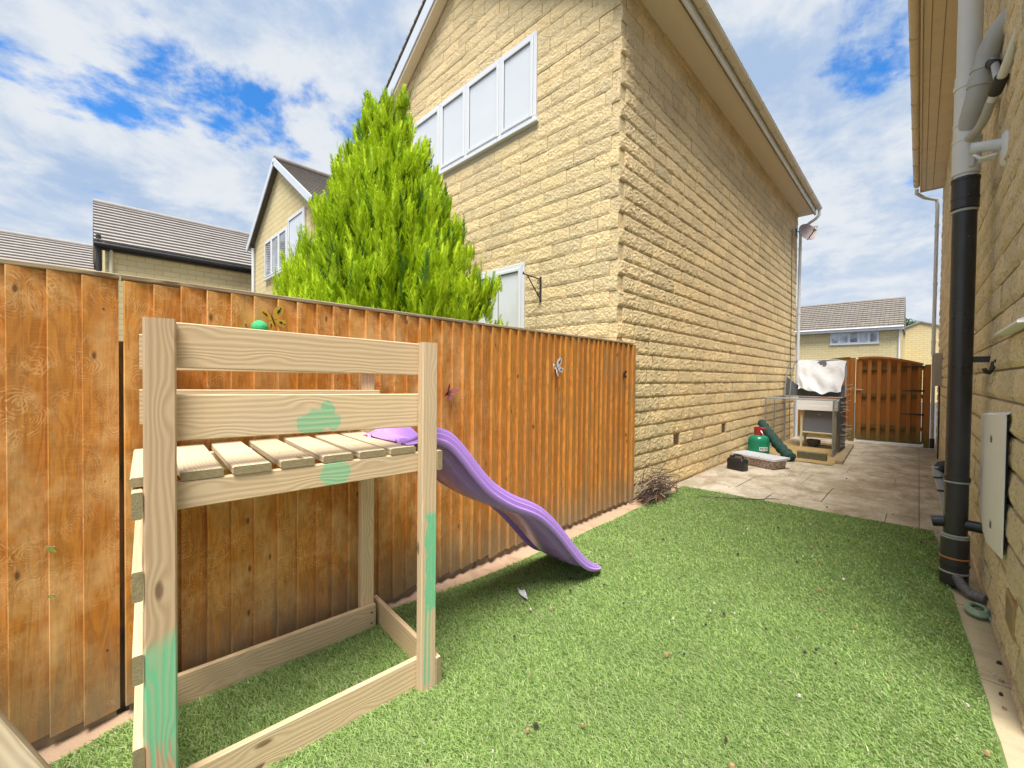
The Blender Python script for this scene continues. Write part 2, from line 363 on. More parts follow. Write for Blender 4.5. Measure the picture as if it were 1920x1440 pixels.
# ------------------------------------------------------------------ world: nishita sky with cloud cover
W=bpy.data.worlds.new('World'); S.world=W; W.use_nodes=True
b=NB(W.node_tree)
sky=b.n('ShaderNodeTexSky',{'sky_type':'NISHITA','sun_disc':False,'sun_elevation':R(SUN_EL),'sun_rotation':R(SUN_AZ),'air_density':1.,'dust_density':.3,'ozone_density':3.})
g=b.n('ShaderNodeTexCoord').outputs['Generated']; q=b.sep(g)
zz=b.math('ADD',b.math('MAXIMUM',q[2],0.),.22)
pv=b.comb(b.math('DIVIDE',q[0],zz),b.math('DIVIDE',q[1],zz),0.)
pv=b.vmath('ADD',pv,(13.3,28.1,0))
n1=b.noise(pv,1.7,10,.60,.15); n2=b.noise(b.vmath('ADD',pv,(11,4,2)),3.1,9,.62,.2); n3=b.noise(pv,.6,2)
cov=b.math('ADD',n1,b.math('MULTIPLY',b.math('SUBTRACT',n3,.5),.3))
cov=b.math('ADD',cov,b.mr(q[2],.40,.02,0.,.16))
mask=b.mr(cov,.375,.465,0,1,True)
SKYK=.062
cl=b.mix(b.mr(n2,.34,.62,0,1,True),(.092,.122,.170),(.172,.181,.192))
cl=b.mix(b.mr(q[2],.30,.0,0,.75),cl,(.180,.188,.196))
blue=b.mix(1.,sky.outputs[0],(.22*SKYK,.56*SKYK,.84*SKYK),'MULTIPLY')
fin=b.mix(1.,b.mix(mask,blue,cl),(.79,.79,.79),'MULTIPLY')
bg=b.n('ShaderNodeBackground',Color=fin,Strength=1.)
b.t.links.new(bg.outputs[0],b.n('ShaderNodeOutputWorld').inputs[0])

# ------------------------------------------------------------------ mesh helpers
class MB:
    def __init__(s): s.v=[]; s.f=[]; s.uv=[]; s.mi=[]; s.sm=[]
    def add(s,vs,fs,uvs=None,mi=0,smooth=False):
        o=len(s.v); s.v+= [tuple(v) for v in vs]
        for i,f in enumerate(fs):
            s.f.append(tuple(o+k for k in f)); s.uv.append(uvs[i] if uvs else [(0,0)]*len(f))
            s.mi.append(mi); s.sm.append(smooth)
    def box(s,a,c,mi=0,ch=0.):
        a=Vector(a); c=Vector(c); d=c-a
        ax=max(range(3),key=lambda i:abs(d[i])); o=[i for i in range(3) if i!=ax]
        p0=(a+c)/2; p1=p0.copy(); p0[ax]=a[ax]; p1[ax]=c[ax]
        w=Vector((0,0,0)); w[o[0]]=d[o[0]]; t=Vector((0,0,0)); t[o[1]]=d[o[1]]
        s.plank(p0,p1,w,t,ch,mi,mi)
    def plank(s,p0,p1,w,t,ch=.003,mi=0,mie=None,round_=1):
        """board from p0 to p1 (centre line) with full width and thickness vectors; chamfered long edges"""
        p0,p1,w,t=map(Vector,(p0,p1,w,t)); mie=mi if mie is None else mie
        W_,T_=w.length,t.length; wn,tn=w.normalized(),t.normalized(); L=(p1-p0).length
        if (p1-p0).cross(w).dot(t)<0: tn=-tn
        ch=min(ch,W_*.3,T_*.3); hw,ht=W_/2,T_/2
        if ch>0: pr=[(hw,-ht+ch),(hw,ht-ch),(hw-ch,ht),(-hw+ch,ht),(-hw,ht-ch),(-hw,-ht+ch),(-hw+ch,-ht),(hw-ch,-ht)]
        else: pr=[(hw,-ht),(hw,ht),(-hw,ht),(-hw,-ht)]
        n=len(pr); vs=[p0+wn*x+tn*y for x,y in pr]+[p1+wn*x+tn*y for x,y in pr]
        ou,ov=random.random()*9,random.random()*9; per=0; fs=[];uv=[]
        for i in range(n):
            j=(i+1)%n; e=math.hypot(pr[j][0]-pr[i][0],pr[j][1]-pr[i][1])
            fs.append((i,j,n+j,n+i)); uv.append([(ou,ov+per),(ou,ov+per+e),(ou+L,ov+per+e),(ou+L,ov+per)]); per+=e
        s.add(vs,fs,uv,mi)
        cap=[(ou+x,ov+y) for x,y in pr]
        s.add(vs,[tuple(range(n))[::-1],tuple(range(n,2*n))],[cap[::-1],cap],mie)
    def tube(s,pts,r,n=10,mi=0,caps=True,smooth=True):
        pts=[Vector(p) for p in pts]; k=len(pts); rs=r if isinstance(r,(list,tuple)) else [r]*k
        vs=[]; a=None
        for i,p in enumerate(pts):
            d=(pts[min(i+1,k-1)]-pts[max(i-1,0)]).normalized()
            if a is None: a=d.orthogonal().normalized()
            a=(a-d*a.dot(d)).normalized(); c=d.cross(a)
            vs+=[p+(a*math.cos(6.2832*j/n)+c*math.sin(6.2832*j/n))*rs[i] for j in range(n)]
        fs=[(i*n+j,i*n+(j+1)%n,(i+1)*n+(j+1)%n,(i+1)*n+j) for i in range(k-1) for j in range(n)]
        s.add(vs,fs,None,mi,smooth)
        if caps: s.add(vs,[tuple(range(n))[::-1],tuple((k-1)*n+j for j in range(n))],None,mi)
    def lathe(s,prof,c,n=24,mi=0,axis='z',smooth=True):
        vs=[]
        for r,h in prof:
            for j in range(n):
                x,y=r*math.cos(6.2832*j/n),r*math.sin(6.2832*j/n)
                v=(x,y,h) if axis=='z' else ((h,x,y) if axis=='x' else (y,h,x))
                vs.append((c[0]+v[0],c[1]+v[1],c[2]+v[2]))
        k=len(prof)
        s.add(vs,[(i*n+j,i*n+(j+1)%n,(i+1)*n+(j+1)%n,(i+1)*n+j) for i in range(k-1) for j in range(n)],None,mi,smooth)
        s.add(vs,[tuple(range(n))[::-1],tuple((k-1)*n+j for j in range(n))],None,mi)
    def prism(s,poly,d,mi=0):
        """extrude a planar polygon (3-d points) by vector d"""
        n=len(poly); d=Vector(d); vs=[Vector(p) for p in poly]+[Vector(p)+d for p in poly]
        s.add(vs,[tuple(range(n))[::-1],tuple(range(n,2*n))]+[(i,(i+1)%n,n+(i+1)%n,n+i) for i in range(n)],None,mi)
    def grid(s,fn,nu,nv,mi=0,smooth=True):
        vs=[fn(i/nu,j/nv) for j in range(nv+1) for i in range(nu+1)]; k=nu+1
        s.add(vs,[(j*k+i,j*k+i+1,(j+1)*k+i+1,(j+1)*k+i) for j in range(nv) for i in range(nu)],None,mi,smooth)
    def mesh(s,name,off=(0,0,0)):
        me=bpy.data.meshes.new(name); o=Vector(off)
        me.from_pydata([tuple(Vector(v)-o) for v in s.v],[],s.f)
        l=me.uv_layers.new(name='UVMap'); flat=[c for f in s.uv for p in f for c in p]
        l.data.foreach_set('uv',flat)
        me.polygons.foreach_set('material_index',s.mi); me.polygons.foreach_set('use_smooth',s.sm)
        if any(s.sm): me.set_sharp_from_angle(angle=R(38))
        me.update(); return me
def origin(p):
    v=Vector((0,0,0))
    while p is not None: v+=p.location; p=p.parent
    return v
def link(name,me,mats,parent=None,loc=(0,0,0)):
    for m_ in (mats if isinstance(mats,(list,tuple)) else [mats]): me.materials.append(m_)
    o=bpy.data.objects.new(name,me); COL.objects.link(o); o.location=loc
    if parent is not None: o.parent=parent
    return o
def part(name,mb,m_,parent): return link(name,mb.mesh(name,origin(parent)),m_,parent)
def thing(name,label,cat,loc,group=None):
    o=bpy.data.objects.new(name,None); COL.objects.link(o); o.location=loc; o.empty_display_size=.1
    o['label']=label; o['category']=cat
    if group: o['group']=group
    return o
def tag(o,label,cat,group=None):
    o['label']=label; o['category']=cat
    if group: o['group']=group
    return o
def solo(name,mb,m_,label,cat,loc,group=None):
    return tag(link(name,mb.mesh(name,loc),m_,None,loc),label,cat,group)
def struct(name,mb,m_,kind='structure'):
    o=link(name,mb.mesh(name),m_); o['kind']=kind; return o
def one(fn,*a,**k):
    mb=MB(); getattr(mb,fn)(*a,**k); return mb
def raw_mesh(name,V,F,cols=None,uv=None,smooth=False):
    """numpy verts + faces (all the same size) with optional point colours"""
    me=bpy.data.meshes.new(name); k=F.shape[1]
    me.vertices.add(len(V)); me.vertices.foreach_set('co',V.astype(np.float32).ravel())
    me.loops.add(F.size); me.loops.foreach_set('vertex_index',F.astype(np.int32).ravel())
    me.polygons.add(len(F)); me.polygons.foreach_set('loop_start',np.arange(0,F.size,k,dtype=np.int32))
    me.polygons.foreach_set('use_smooth',np.full(len(F),smooth))
    if cols is not None:
        a=me.attributes.new('col','FLOAT_COLOR','POINT'); c=np.ones((len(V),4),np.float32); c[:,:3]=cols
        a.data.foreach_set('color',c.ravel())
    me.update(calc_edges=True); me.validate(); return me
CAM=Vector((0,0,1.42))
def zg(y): return -.015-.012*max(0.,y-5.)

# ------------------------------------------------------------------ ground
struct('ground',one('box',(-150,-60,-.4),(150,150,-.25)),M['ground'])
mb=MB(); mb.add([(-2.6,5.2,zg(5.2)-.009),(.5,5.2,zg(5.2)-.009),(.5,14.4,zg(14.4)-.009),(-2.6,14.4,zg(14.4)-.009)],[(0,1,2,3)])
mb.add([(-9,-3,-.06),(2.,-3,-.06),(2.,5.2,-.05),(-9,5.2,-.05)],[(0,1,2,3)])
struct('earth_bed',mb,M['dirt'])
# pavings: rows of slabs, each slab a piece
path=bpy.data.objects.new('concrete_path',None); COL.objects.link(path); path.location=(-1,9,-.05); path['kind']='structure'
y=5.30; k=0
rows=[.78,.92,.88,.60,.92,.90,.62,.92,.90,.80]
for L in rows:
    xs=[[-2.36,-1.30,-.22,.03,.325],[-2.36,-1.72,-.80,.03,.325],[-2.36,-1.15,.03,.325]][k%3]
    for a,c in zip(xs[:-1],xs[1:]):
        z=zg(y+L/2)+random.uniform(-.003,.003); j=.004
        t=random.uniform(-.003,.003); t2=random.uniform(-.002,.002)
        mb=MB(); mb.plank((a+j,y+L/2,z-.02+t),(c-j,y+L/2,z-.02-t),(0,L-2*j,t2-.012*L),(0,0,.04),.004)
        part('paving_slab',mb,M['slab'],path)
    y+=L; k+=1
# concrete strip by the right wall, soil strip by the fence
mb=MB()
ys=[-3,0,1.2,2.1,3.0,3.9,4.8,5.3]
for a,c in zip(ys[:-1],ys[1:]): mb.box((.05,a+.004,-.05),(.36,c-.004,-.010+random.uniform(-.003,.003)),0,.004)
struct('concrete_strip',mb,M['strip'])
def strip(u,v):
    x=-2.345+.25*u; y=-3+8.4*v
    return (x,y,-.012+.018*math.sin(u*3.1)*(.5+.5*math.sin(y*5.1))+random.uniform(-.006,.006)+.012*(u<.1))
struct('soil_strip',one('grid',strip,6,140),M['soil'])
# lawn sheet
def redge(y): return np.interp(y,[-3,1,2.385,3.04,4.065,5.606],[.33,.29,.258,.237,.187,.126])
def ledge(y): return np.interp(y,[-3,-.1,.1,.5,1.3,1.9,2.8,3.9,5.46],[-2.15,-2.20,-2.27,-2.24,-2.25,-2.17,-2.15,-2.15,-2.19])
mb=MB(); n=60
yy=np.linspace(-2.5,5.47,n)
vs=[]
for i,y in enumerate(yy):
    wob=.012*math.sin(y*9)+random.uniform(-.006,.006)
    l,r_=ledge(y)+wob,redge(y)+random.uniform(-.005,.005)
    vs+=[(l,y,.004),(r_,y+.11*max(0,min(1,(y-4.5)/.97)),.004)]
mb.add(vs,[(2*i,2*i+1,2*i+3,2*i+2) for i in range(n-1)])
vs2=[(x,y_,-.03) for x,y_,z_ in vs]; nn=len(vs)
mb.add(vs+vs2,[(2*i+1,nn+2*i+1,nn+2*i+3,2*i+3) for i in range(n-1)]+[(2*i,2*i+2,nn+2*i+2,nn+2*i) for i in range(n-1)]+[(2*n-2,nn+2*n-2,nn+2*n-1,2*n-1)])
struct('lawn',mb,M['turf'])
# turf blades
def grass(N):
    xs=[];ysl=[]
    tot=0
    while tot<N:
        x=rng.uniform(-2.3,.34,400000); y=rng.uniform(-1.6,5.6,400000)
        d=np.sqrt(x*x+y*y+1.9)
        yr=y-.11*np.clip((y-4.5)/.97,0,1)*np.clip((x+2.2)/2.4,0,1)
        ok=(x>ledge(y)+.005)&(x<redge(y)-.004)&(yr<5.465)&(rng.random(x.size)<np.clip((1.75/d)**2.1,0,1))
        ok&=(y>-.55)|(rng.random(x.size)<.12)
        xs.append(x[ok]);ysl.append(y[ok]); tot+=ok.sum()
    x=np.concatenate(xs)[:N]; y=np.concatenate(ysl)[:N]; d=np.sqrt(x*x+y*y+1.9)
    clump=np.sin(x*7.3+np.sin(y*5.1)*2)*np.sin(y*6.1+np.sin(x*4.3)*2)
    h=rng.uniform(.010,.024,N)*(1+.18*clump)*np.clip(1.12-.05*d,.8,1.1); w=.00105*(.6+.55*d)*rng.uniform(.7,1.3,N)
    az=rng.uniform(0,6.283,N); lean=rng.uniform(.3,1.25,N)
    lx=np.cos(az)*lean-.35+.25*clump; ly=np.sin(az)*lean-.25
    faz=rng.uniform(0,6.283,N); wx,wy=np.cos(faz)*w,np.sin(faz)*w
    Z=np.full(N,.003)
    V=np.empty((N,5,3))
    V[:,0]=np.stack([x-wx,y-wy,Z],1); V[:,1]=np.stack([x+wx,y+wy,Z],1)
    mx,my,mz=x+lx*h*.35,y+ly*h*.35,Z+h*.62
    V[:,2]=np.stack([mx+wx*.8,my+wy*.8,mz],1); V[:,3]=np.stack([mx-wx*.8,my-wy*.8,mz],1)
    V[:,4]=np.stack([x+lx*h*1.05,y+ly*h*1.05,Z+h*rng.uniform(.7,1.0,N)],1)
    o=np.arange(N)[:,None]*5
    F=np.concatenate([o+np.array([[0,1,2]]),o+np.array([[0,2,3]]),o+np.array([[3,2,4]])],0)
    a=np.array([.31,.46,.13]);c=np.array([.41,.54,.195]);e=np.array([.50,.55,.29]); f_=np.array([.21,.35,.09])
    t=rng.random(N)[:,None]; col=a*(1-t)+c*t
    k=rng.random(N); col[k>.88]=e*(.8+.4*rng.random(((k>.88).sum(),1))); col[k<.2]=f_
    col*=(.9+.2*rng.random((N,1)))*(1+.10*clump[:,None])
    return raw_mesh('grass',V.reshape(-1,3),F,np.repeat(col,5,0))
g=link('grass',grass(540000),M['blade']); g['kind']='stuff'; g['label']='short artificial green turf pile on the lawn'

# ------------------------------------------------------------------ split faced stones
def stone_unit(nx,nz,amp,seed):
    r=np.random.default_rng(seed); V=[];F=[]
    ph=r.uniform(0,6.28,6)
    for j in range(nz+1):
        for i in range(nx+1):
            u,v=i/nx,j/nz
            edge=min(u*9.,(1-u)*9.,1); eu=.62+.38*edge**.6
            pv_=np.interp(v,[0,.10,.22,.55,.85,1],[.30,.80,1.,.86,.72,.44])
            d=amp*eu*pv_
            d+=amp*.40*(r.random()-.5)*(1 if 0<i<nx and 0<j<nz else .2)
            d+=amp*.13*math.sin(u*9+ph[0]+v*3)*math.sin(v*5+ph[1])*(1 if 0<j<nz else 0)
            jit=.25/nx*(r.random()-.5) if 0<i<nx else 0; jz=.25/nz*(r.random()-.5) if 0<j<nz else 0
            V.append((u+jit,-max(d,-.002),v+jz))
    k=nx+1
    for j in range(nz):
        for i in range(nx):
            a=j*k+i; F.append((a,a+1,a+k+1,a+k)) if (i+j)%2 else F.extend([(a,a+1,a+k+1),(a,a+k+1,a+k)])
    nb=len(V); D=.10
    for (u,v) in ((0,0),(1,0),(1,1),(0,1)): V.append((u,D,v))
    bl=[i for i in range(k)]; tl=[nz*k+i for i in range(k)]
    F.append(tuple(bl[::-1]+[nb,nb+1])); F.append(tuple(tl+[nb+2,nb+3]))
    lf=[j*k for j in range(nz+1)]; rg=[j*k+nx for j in range(nz+1)]
    F.append(tuple(lf+[nb+3,nb])); F.append(tuple(rg[::-1]+[nb+1,nb+2]))
    return V,F
def stone_set(amp,n,nx,nz,seed):
    out=[]
    for i in range(n):
        V,F=stone_unit(nx,nz,amp,seed+i); me=bpy.data.meshes.new('stone_block'); me.from_pydata(V,[],F); me.update()
        out.append((me,np.array(V),F))
    return out
def courses(rows,intv,orient,mean=.44,jitter=.1):
    """rows: list of (z,h); intv(z,h)->[(a,b)..]; returns stones (s0,length,z,h)"""
    st=[]
    for i,(z,h) in enumerate(rows):
        for a,c in intv(z,h,i):
            s=a; first=True
            while s<c-.02:
                L=mean+random.uniform(-jitter,jitter)
                if first: L*= .5 if i%2 else 1.; first=False
                if c-(s+L)<.16: L=c-s
                st.append((s,L,z,h)); s+=L
    return st
def lay(stones,variants,P0,ang,parent,matr,nparts=300,gap=.006,hgap=.008):
    """P0 world start, ang rotation about z so that local x runs along the wall and -y faces out"""
    ca,sa=math.cos(ang),math.sin(ang); inv=origin(parent); items=[]
    for (s,L,z,h) in stones:
        c=Vector((P0[0]+ca*(s+L/2),P0[1]+sa*(s+L/2),z+h/2)); dd=(c-CAM); nrm=Vector((sa,-ca,0))
        area=abs(nrm.dot(dd.normalized()))*L*h/dd.length_squared
        vis=dd.dot(fw)>.1 and abs(dd.dot(r2)/dd.dot(fw))<1.28 and abs(dd.dot(u2)/dd.dot(fw))<.96
        items.append((area if vis else area*1e-3,s,L,z,h))
    return items,ca,sa
def emit(groups,parent,matr,nparts=300,gap=.008,hgap=.0065):
    allit=[]
    for items,ca,sa,P0,ang,variants in groups:
        for it in items: allit.append((it,ca,sa,P0,ang,variants))
    allit.sort(key=lambda t:-t[0][0]); inv=origin(parent)
    VV=[];FF=[];TT=[];off=0
    for n_,(it,ca,sa,P0,ang,variants) in enumerate(allit):
        _,s,L,z,h=it; me,V,F=random.choice(variants)
        flip=random.random()<.5
        o=random.uniform(-.004,.004)
        px,py=P0[0]+ca*(s+gap/2)+sa*o,P0[1]+sa*(s+gap/2)-ca*o
        if n_<nparts:
            if not me.materials: me.materials.append(matr)
            ob=bpy.data.objects.new('stone_block',me); COL.objects.link(ob); ob.parent=parent
            ob.location=Vector((px,py,z+hgap/2))-inv; ob.rotation_euler=(0,0,ang); ob.scale=(L-gap,1,h-hgap)
        else:
            X=V[:,0]*(L-gap);Yl=V[:,1];Zl=V[:,2]*(h-hgap)
            VV.append(np.stack([px+ca*X-sa*Yl,py+sa*X+ca*Yl,z+hgap/2+Zl],1)-np.array(inv))
            FF+= [tuple(k+off for k in f) for f in F]; TT+=[random.random()]*len(V); off+=len(V)
    if VV:
        me=bpy.data.meshes.new('stone_courses'); me.from_pydata(np.concatenate(VV).tolist(),[],FF)
        a=me.attributes.new('tone','FLOAT','POINT'); a.data.foreach_set('value',TT)
        ob=link('stone_courses',me,matr,parent); ob['kind']='stuff'
def cut(a,c,holes):
    iv=[(a,c)]
    for h0,h1 in holes:
        nv=[]
        for x,y_ in iv:
            if h1<=x or h0>=y_: nv.append((x,y_))
            else:
                if h0-x>.03: nv.append((x,h0))
                if y_-h1>.03: nv.append((h1,y_))
        iv=nv
    return iv
PITCH=.172; Z0=-.024-PITCH
vg=stone_set(.009,12,9,5,100); vw=stone_set(.018,14,12,7,200); vr=stone_set(.020,14,10,6,300)

def window(parent,x0,x1,z0,z1,y,divs,glassm,sill=True,fr=.055):
    """window set in a wall that faces -y: outer frame and, per light, sash and pane"""
    mb=MB(); d=.05; yo=y-.022
    mb.box((x0,yo,z1-fr),(x1,yo+d,z1),0,.004); mb.box((x0,yo,z0),(x1,yo+d,z0+fr),0,.004)
    xs=[x0]+divs+[x1]
    for i,x in enumerate(xs):
        a=x if i==0 else (x-fr if i==len(xs)-1 else x-fr/2)
        mb.box((a,yo,z0+fr),(a+fr,yo+d,z1-fr),0,.004)
    w=part('window',mb,M['upvc'],parent)
    for a,c in zip(xs[:-1],xs[1:]):
        a+=fr*(1 if a==x0 else .5)+.003; c-=fr*(1 if c==x1 else .5)+.003; s=.045; lo,hi=z0+fr+.003,z1-fr-.003
        m2=MB(); y0=yo-.012
        m2.box((a,y0,lo),(a+s,y0+.05,hi),0,.006); m2.box((c-s,y0,lo),(c,y0+.05,hi),0,.006)
        m2.box((a+s,y0,lo),(c-s,y0+.05,lo+s),0,.006); m2.box((a+s,y0,hi-s),(c-s,y0+.05,hi),0,.006)
        part('sash',m2,M['upvc'],w)
        part('pane',one('box',(a+s-.004,yo+.010,lo+s-.004),(c-s+.004,yo+.018,hi-s+.004)),glassm,w)
        mg=MB()
        for bx_ in (((a+s-.001,yo+.004,lo+s-.001),(a+s+.007,yo+.0095,hi-s+.001)),((c-s-.007,yo+.004,lo+s-.001),(c-s+.001,yo+.0095,hi-s+.001)),((a+s+.0075,yo+.004,hi-s-.007),(c-s-.0075,yo+.0095,hi-s+.001)),((a+s+.0075,yo+.004,lo+s-.001),(c-s-.0075,yo+.0095,lo+s+.007))): mg.box(*bx_)
        part('gasket',mg,M['seal'],w)
    if sill:
        part('sill',one('box',(x0-.04,y-.05,z0-.045),(x1+.04,y+.08,z0-.003),0,.006),M['upvc'],w)
    return w
def pitched_roof(parent,x0,x1,y0,y1,ze,zr,m_,n=22,th=.035,tilew=0):
    """two slopes meeting over the middle of x0..x1, ridge along y; each course a stepped slab"""
    xm=(x0+x1)/2
    for sgn,xe in ((-1,x0),(1,x1)):
        mb=MB(); nx=-(zr-ze); nz=abs(xm-xe); l=math.hypot(nx,nz); nrm=Vector((sgn*(zr-ze)/l,0,nz/l))
        for i in range(n):
            a,c=i/n,(i+1.12)/n; c=min(c,1.)
            A=Vector((xe+(xm-xe)*a,0,ze+(zr-ze)*a)); C=Vector((xe+(xm-xe)*c,0,ze+(zr-ze)*c))
            A1=A+nrm*th; C1=C+nrm*.006
            P=[A,C,C1,A1]; vs=[(p.x,y0,p.z) for p in P]+[(p.x,y1,p.z) for p in P]
            f=[(0,1,2,3),(7,6,5,4),(0,4,5,1),(1,5,6,2),(2,6,7,3),(3,7,4,0)]
            mb.add(vs,f)
        o=part('roof_slope',mb,m_,parent)
    part('ridge_tiles',one('tube',[(xm,y0+(y1-y0)*i/24,zr+.02) for i in range(25)],.10,10),m_,parent)

# ------------------------------------------------------------------ the neighbouring stone house beyond the fence
XL,XRt,YG,YB=-8.15,-2.38,4.06,13.15; XM=-5.20; ZE=5.75; ZR=8.06
slope=.66
house=thing('stone_house','tall buff stone house behind the fence with white four-light upstairs window and long side wall','house',(XRt,YG,0))
mb=MB()
core=[(XL+.008,YG+.007,-.2),(XRt-.007,YG+.007,-.2),(XRt-.007,YG+.007,ZR-.17-(XRt-XM)*slope),(XM,YG+.007,ZR-.17),(XL+.008,YG+.007,ZR-.17-(XM-XL)*slope)]
mb.prism(core[::-1],(0,YB-YG-.03,0))
part('wall',mb,M['mortar'],house)
wins=[(-6.62,-3.59,4.70,5.885),(-6.62,-3.765,1.85,2.945)]
rowsL=[(Z0+i*PITCH,PITCH) for i in range(48)]
def gint(z,h,i):
    zc=z+h; a,c=XL,XRt-(.10 if i%2==0 else 0.)
    half=(ZR-.16-zc)/slope; a=max(a,XM-half); c=min(c,XM+half)
    if c-a<.2: return []
    hs=[(w[0]-.004,w[1]+.004) for w in wins if z+h*.5>w[2]-.04 and z+h*.5<w[3]+.02]
    return [(x-XL,y_-XL) for x,y_ in cut(a,c,hs)]
def wint(z,h,i):
    if z+h>ZE+.1: return []
    a=YG+(.0 if i%2==0 else .10)
    hs=[]
    if abs(z+h/2-.578)<.05: hs=[(5.56,5.78),(7.50,7.72)]
    return [(x-YG,y_-YG) for x,y_ in cut(a,YB,hs)]
sg=courses(rowsL,gint,0,.44,.05)
sw=courses(rowsL[:35],wint,0,.43,.09)
ig=lay(sg,vg,(XL,YG),0,house,None); iw=lay(sw,vw,(XRt,YG),R(90),house,None)
emit([(ig[0],ig[1],ig[2],(XL,YG),0,vg),(iw[0],iw[1],iw[2],(XRt,YG),R(90),vw)],house,M['stone'])
window(house,-6.62,-3.59,4.745,5.88,YG,[-5.68,-5.01,-4.26],M['pane'])
window(house,-6.62,-3.765,1.85,2.94,YG,[-5.6,-5.0,-4.34],M['pane'])
# air bricks in the side wall
for yc in (5.67,7.61):
    mb=MB(); mb.box((XRt-.05,yc-.105,.497),(XRt-.004,yc+.105,.659),0,.003)
    v=part('air_brick',mb,M['brickvent'],house); m2=MB()
    for k in range(6): m2.box((XRt-.03,yc-.07,.515+k*.023),(XRt-.0015,yc+.07,.526+k*.023))
    part('slot',m2,M['hole'],v)
# roof, eaves
zr=ZE+(XRt-XM)*slope
pitched_roof(house,XM-3.23,XM+3.23,YG-.20,YB+.16,ZR-3.23*slope-.03,ZR-.03,M['roof_brown'],26)
# soffit, fascia, gutter along the side
ys=[YG-.2,7.2,10.3,YB+.12]
for a,c in zip(ys[:-1],ys[1:]):
    part('soffit_board',one('box',(XRt-.05,a+.002,ZE),(-2.02,c-.002,ZE+.012)),M['cream'],house)
part('fascia',one('box',(-2.018,YG-.2,ZE-.03),(-1.995,YB+.14,ZE+.17),0,.003),M['palefascia'],house)
part('fascia_trim',one('box',(-2.036,YG-.2,ZE-.034),(-2.02,YB+.14,ZE-.002)),M['brownpaint'],house)
def gutter(parent,x0,zc,y0,y1,r,m_,side=1,nb=9,clipm=None):
    def fn(u,v):
        t=math.pi*(u)                                        # half round open to the sky
        return (x0+side*r*(1-math.cos(t)),y0+(y1-y0)*v,zc-r*math.sin(t)*1.05)
    mb=MB(); mb.grid(fn,10,1)
    def fn2(u,v):
        t=math.pi*(u); return (x0+side*(r-(r-.006)*math.cos(t)),y0+(y1-y0)*v,zc-(r-.006)*math.sin(t)*1.05)
    mb.grid(fn2,10,1)
    mb.box((x0+side*(2*r-.008),y0,zc-.004),(x0+side*(2*r+.004),y1,zc+.006),0,.002)
    mb.lathe([(r*.98,0),(r*.98,.006)],(x0+side*r,y1-.006,zc),16,0,'y')
    gt=part('gutter',mb,m_,parent)
    for k in range(nb):
        yk=y0+(y1-y0)*(k+.5)/nb
        pts=[(x0+side*(r-(r+.006)*math.cos(math.pi*t/8)),yk,zc-(r+.006)*math.sin(math.pi*t/8)*1.05) for t in range(9)]
        m2=MB()
        for p,q_ in zip(pts[:-1],pts[1:]): m2.plank(p,q_,(0,.035,0),(.006,0,.006) if abs(p[0]-q_[0])<abs(p[2]-q_[2]) else (0,0,.008),0)
        part('gutter_bracket',m2,clipm or m_,gt)
    return gt
gutter(house,-1.993,ZE+.13,YG-.22,YB+.16,.058,M['gutter'],1,11)
# barge boards on the gable
for sgn in (-1,1):
    mb=MB(); mb2=MB()
    e0=Vector((XM+sgn*3.20,YG-.182,ZR-.24-3.20*slope)); e1=Vector((XM,YG-.182,ZR-.24))
    mb.plank(e0,e1,Vector((slope*sgn,0,1)).normalized()*.22,(0,.025,0),.003)
    part('barge_board',mb,M['greyfascia'],house)
    nrm=Vector((slope*sgn,0,1)).normalized()
    mb2.plank(e0-nrm*.137+Vector((0,.085,0)),e1-nrm*.137+Vector((0,.085,0)),nrm*.05,(0,.15,0),.003)
    part('verge_trim',mb2,M['cream'],house)
# rear corner downpipe with swan neck
mb=MB(); mb.tube([(-1.93,YB+.1,ZE+.07),(-1.93,YB+.1,ZE-.06),(-2.0,YB+.1,ZE-.14),(-2.27,YB+.1,ZE-.30),(-2.325,YB+.1,ZE-.42),(-2.325,YB+.1,ZE-.7)],.036,12)
mb.tube([(-2.325,YB+.1,ZE-.7),(-2.325,YB+.1,-.12)],.036,12)
for z in (1.4,3.2,4.9): mb.tube([(-2.325,YB+.1,z-.03),(-2.325,YB+.1,z+.03)],.044,12)
part('downpipe',mb,M['upvc'],house)
mb=MB(); mb.tube([(-2.345,12.35,ZE-.55),(-2.343,12.45,3.5),(-2.344,12.5,1.5),(-2.343,12.55,-.1)],.007,6)
solo('cable',mb,M['darkiron'],'thin dark cable running down the long stone side wall from the satellite dish','cable',(-2.343,12.5,0))

# satellite dish on the far corner
dish=thing('satellite_dish','grey satellite dish on the far top corner of the tall stone house','satellite dish',(-2.34,12.9,5.15))
mb=MB()
ctr=Vector((-2.13,12.82,5.16)); ax=Vector((.70,-.62,.30)).normalized(); e1=ax.orthogonal().normalized(); e2=ax.cross(e1)
mb.grid(lambda u,v: tuple(ctr+ (e1*math.cos(6.2832*u)+e2*math.sin(6.2832*u))*(.235*v)+ax*(.06*v*v)),20,5)
mb.grid(lambda u,v: tuple(ctr-ax*.004+(e1*math.cos(6.2832*u)+e2*math.sin(6.2832*u))*(.237*v)+ax*(.06*v*v)),20,5)
part('reflector',mb,M['dish'],dish)
foc=ctr+ax*.30+Vector((0,0,-.10))
part('feed_arm',one('tube',[ctr+Vector((0,0,-.20))+ax*.05,foc],.012,8),M['darkiron'],dish)
mb=MB(); mb.tube([foc-ax*.03,foc+ax*.05],[.035,.045],10); mb.box(foc+Vector((-.05,-.03,.0)),foc+Vector((.05,.03,.09)),0,.01)
part('receiver',mb,M['meter'],dish)
part('wall_mount',one('tube',[(-2.365,12.9,5.26),(-2.30,12.9,5.26),(-2.25,12.88,5.16),ctr],.016,8),M['darkiron'],dish)
part('mount_plate',one('box',(-2.36,12.84,5.16),(-2.345,12.96,5.34),0,.003),M['darkiron'],dish)

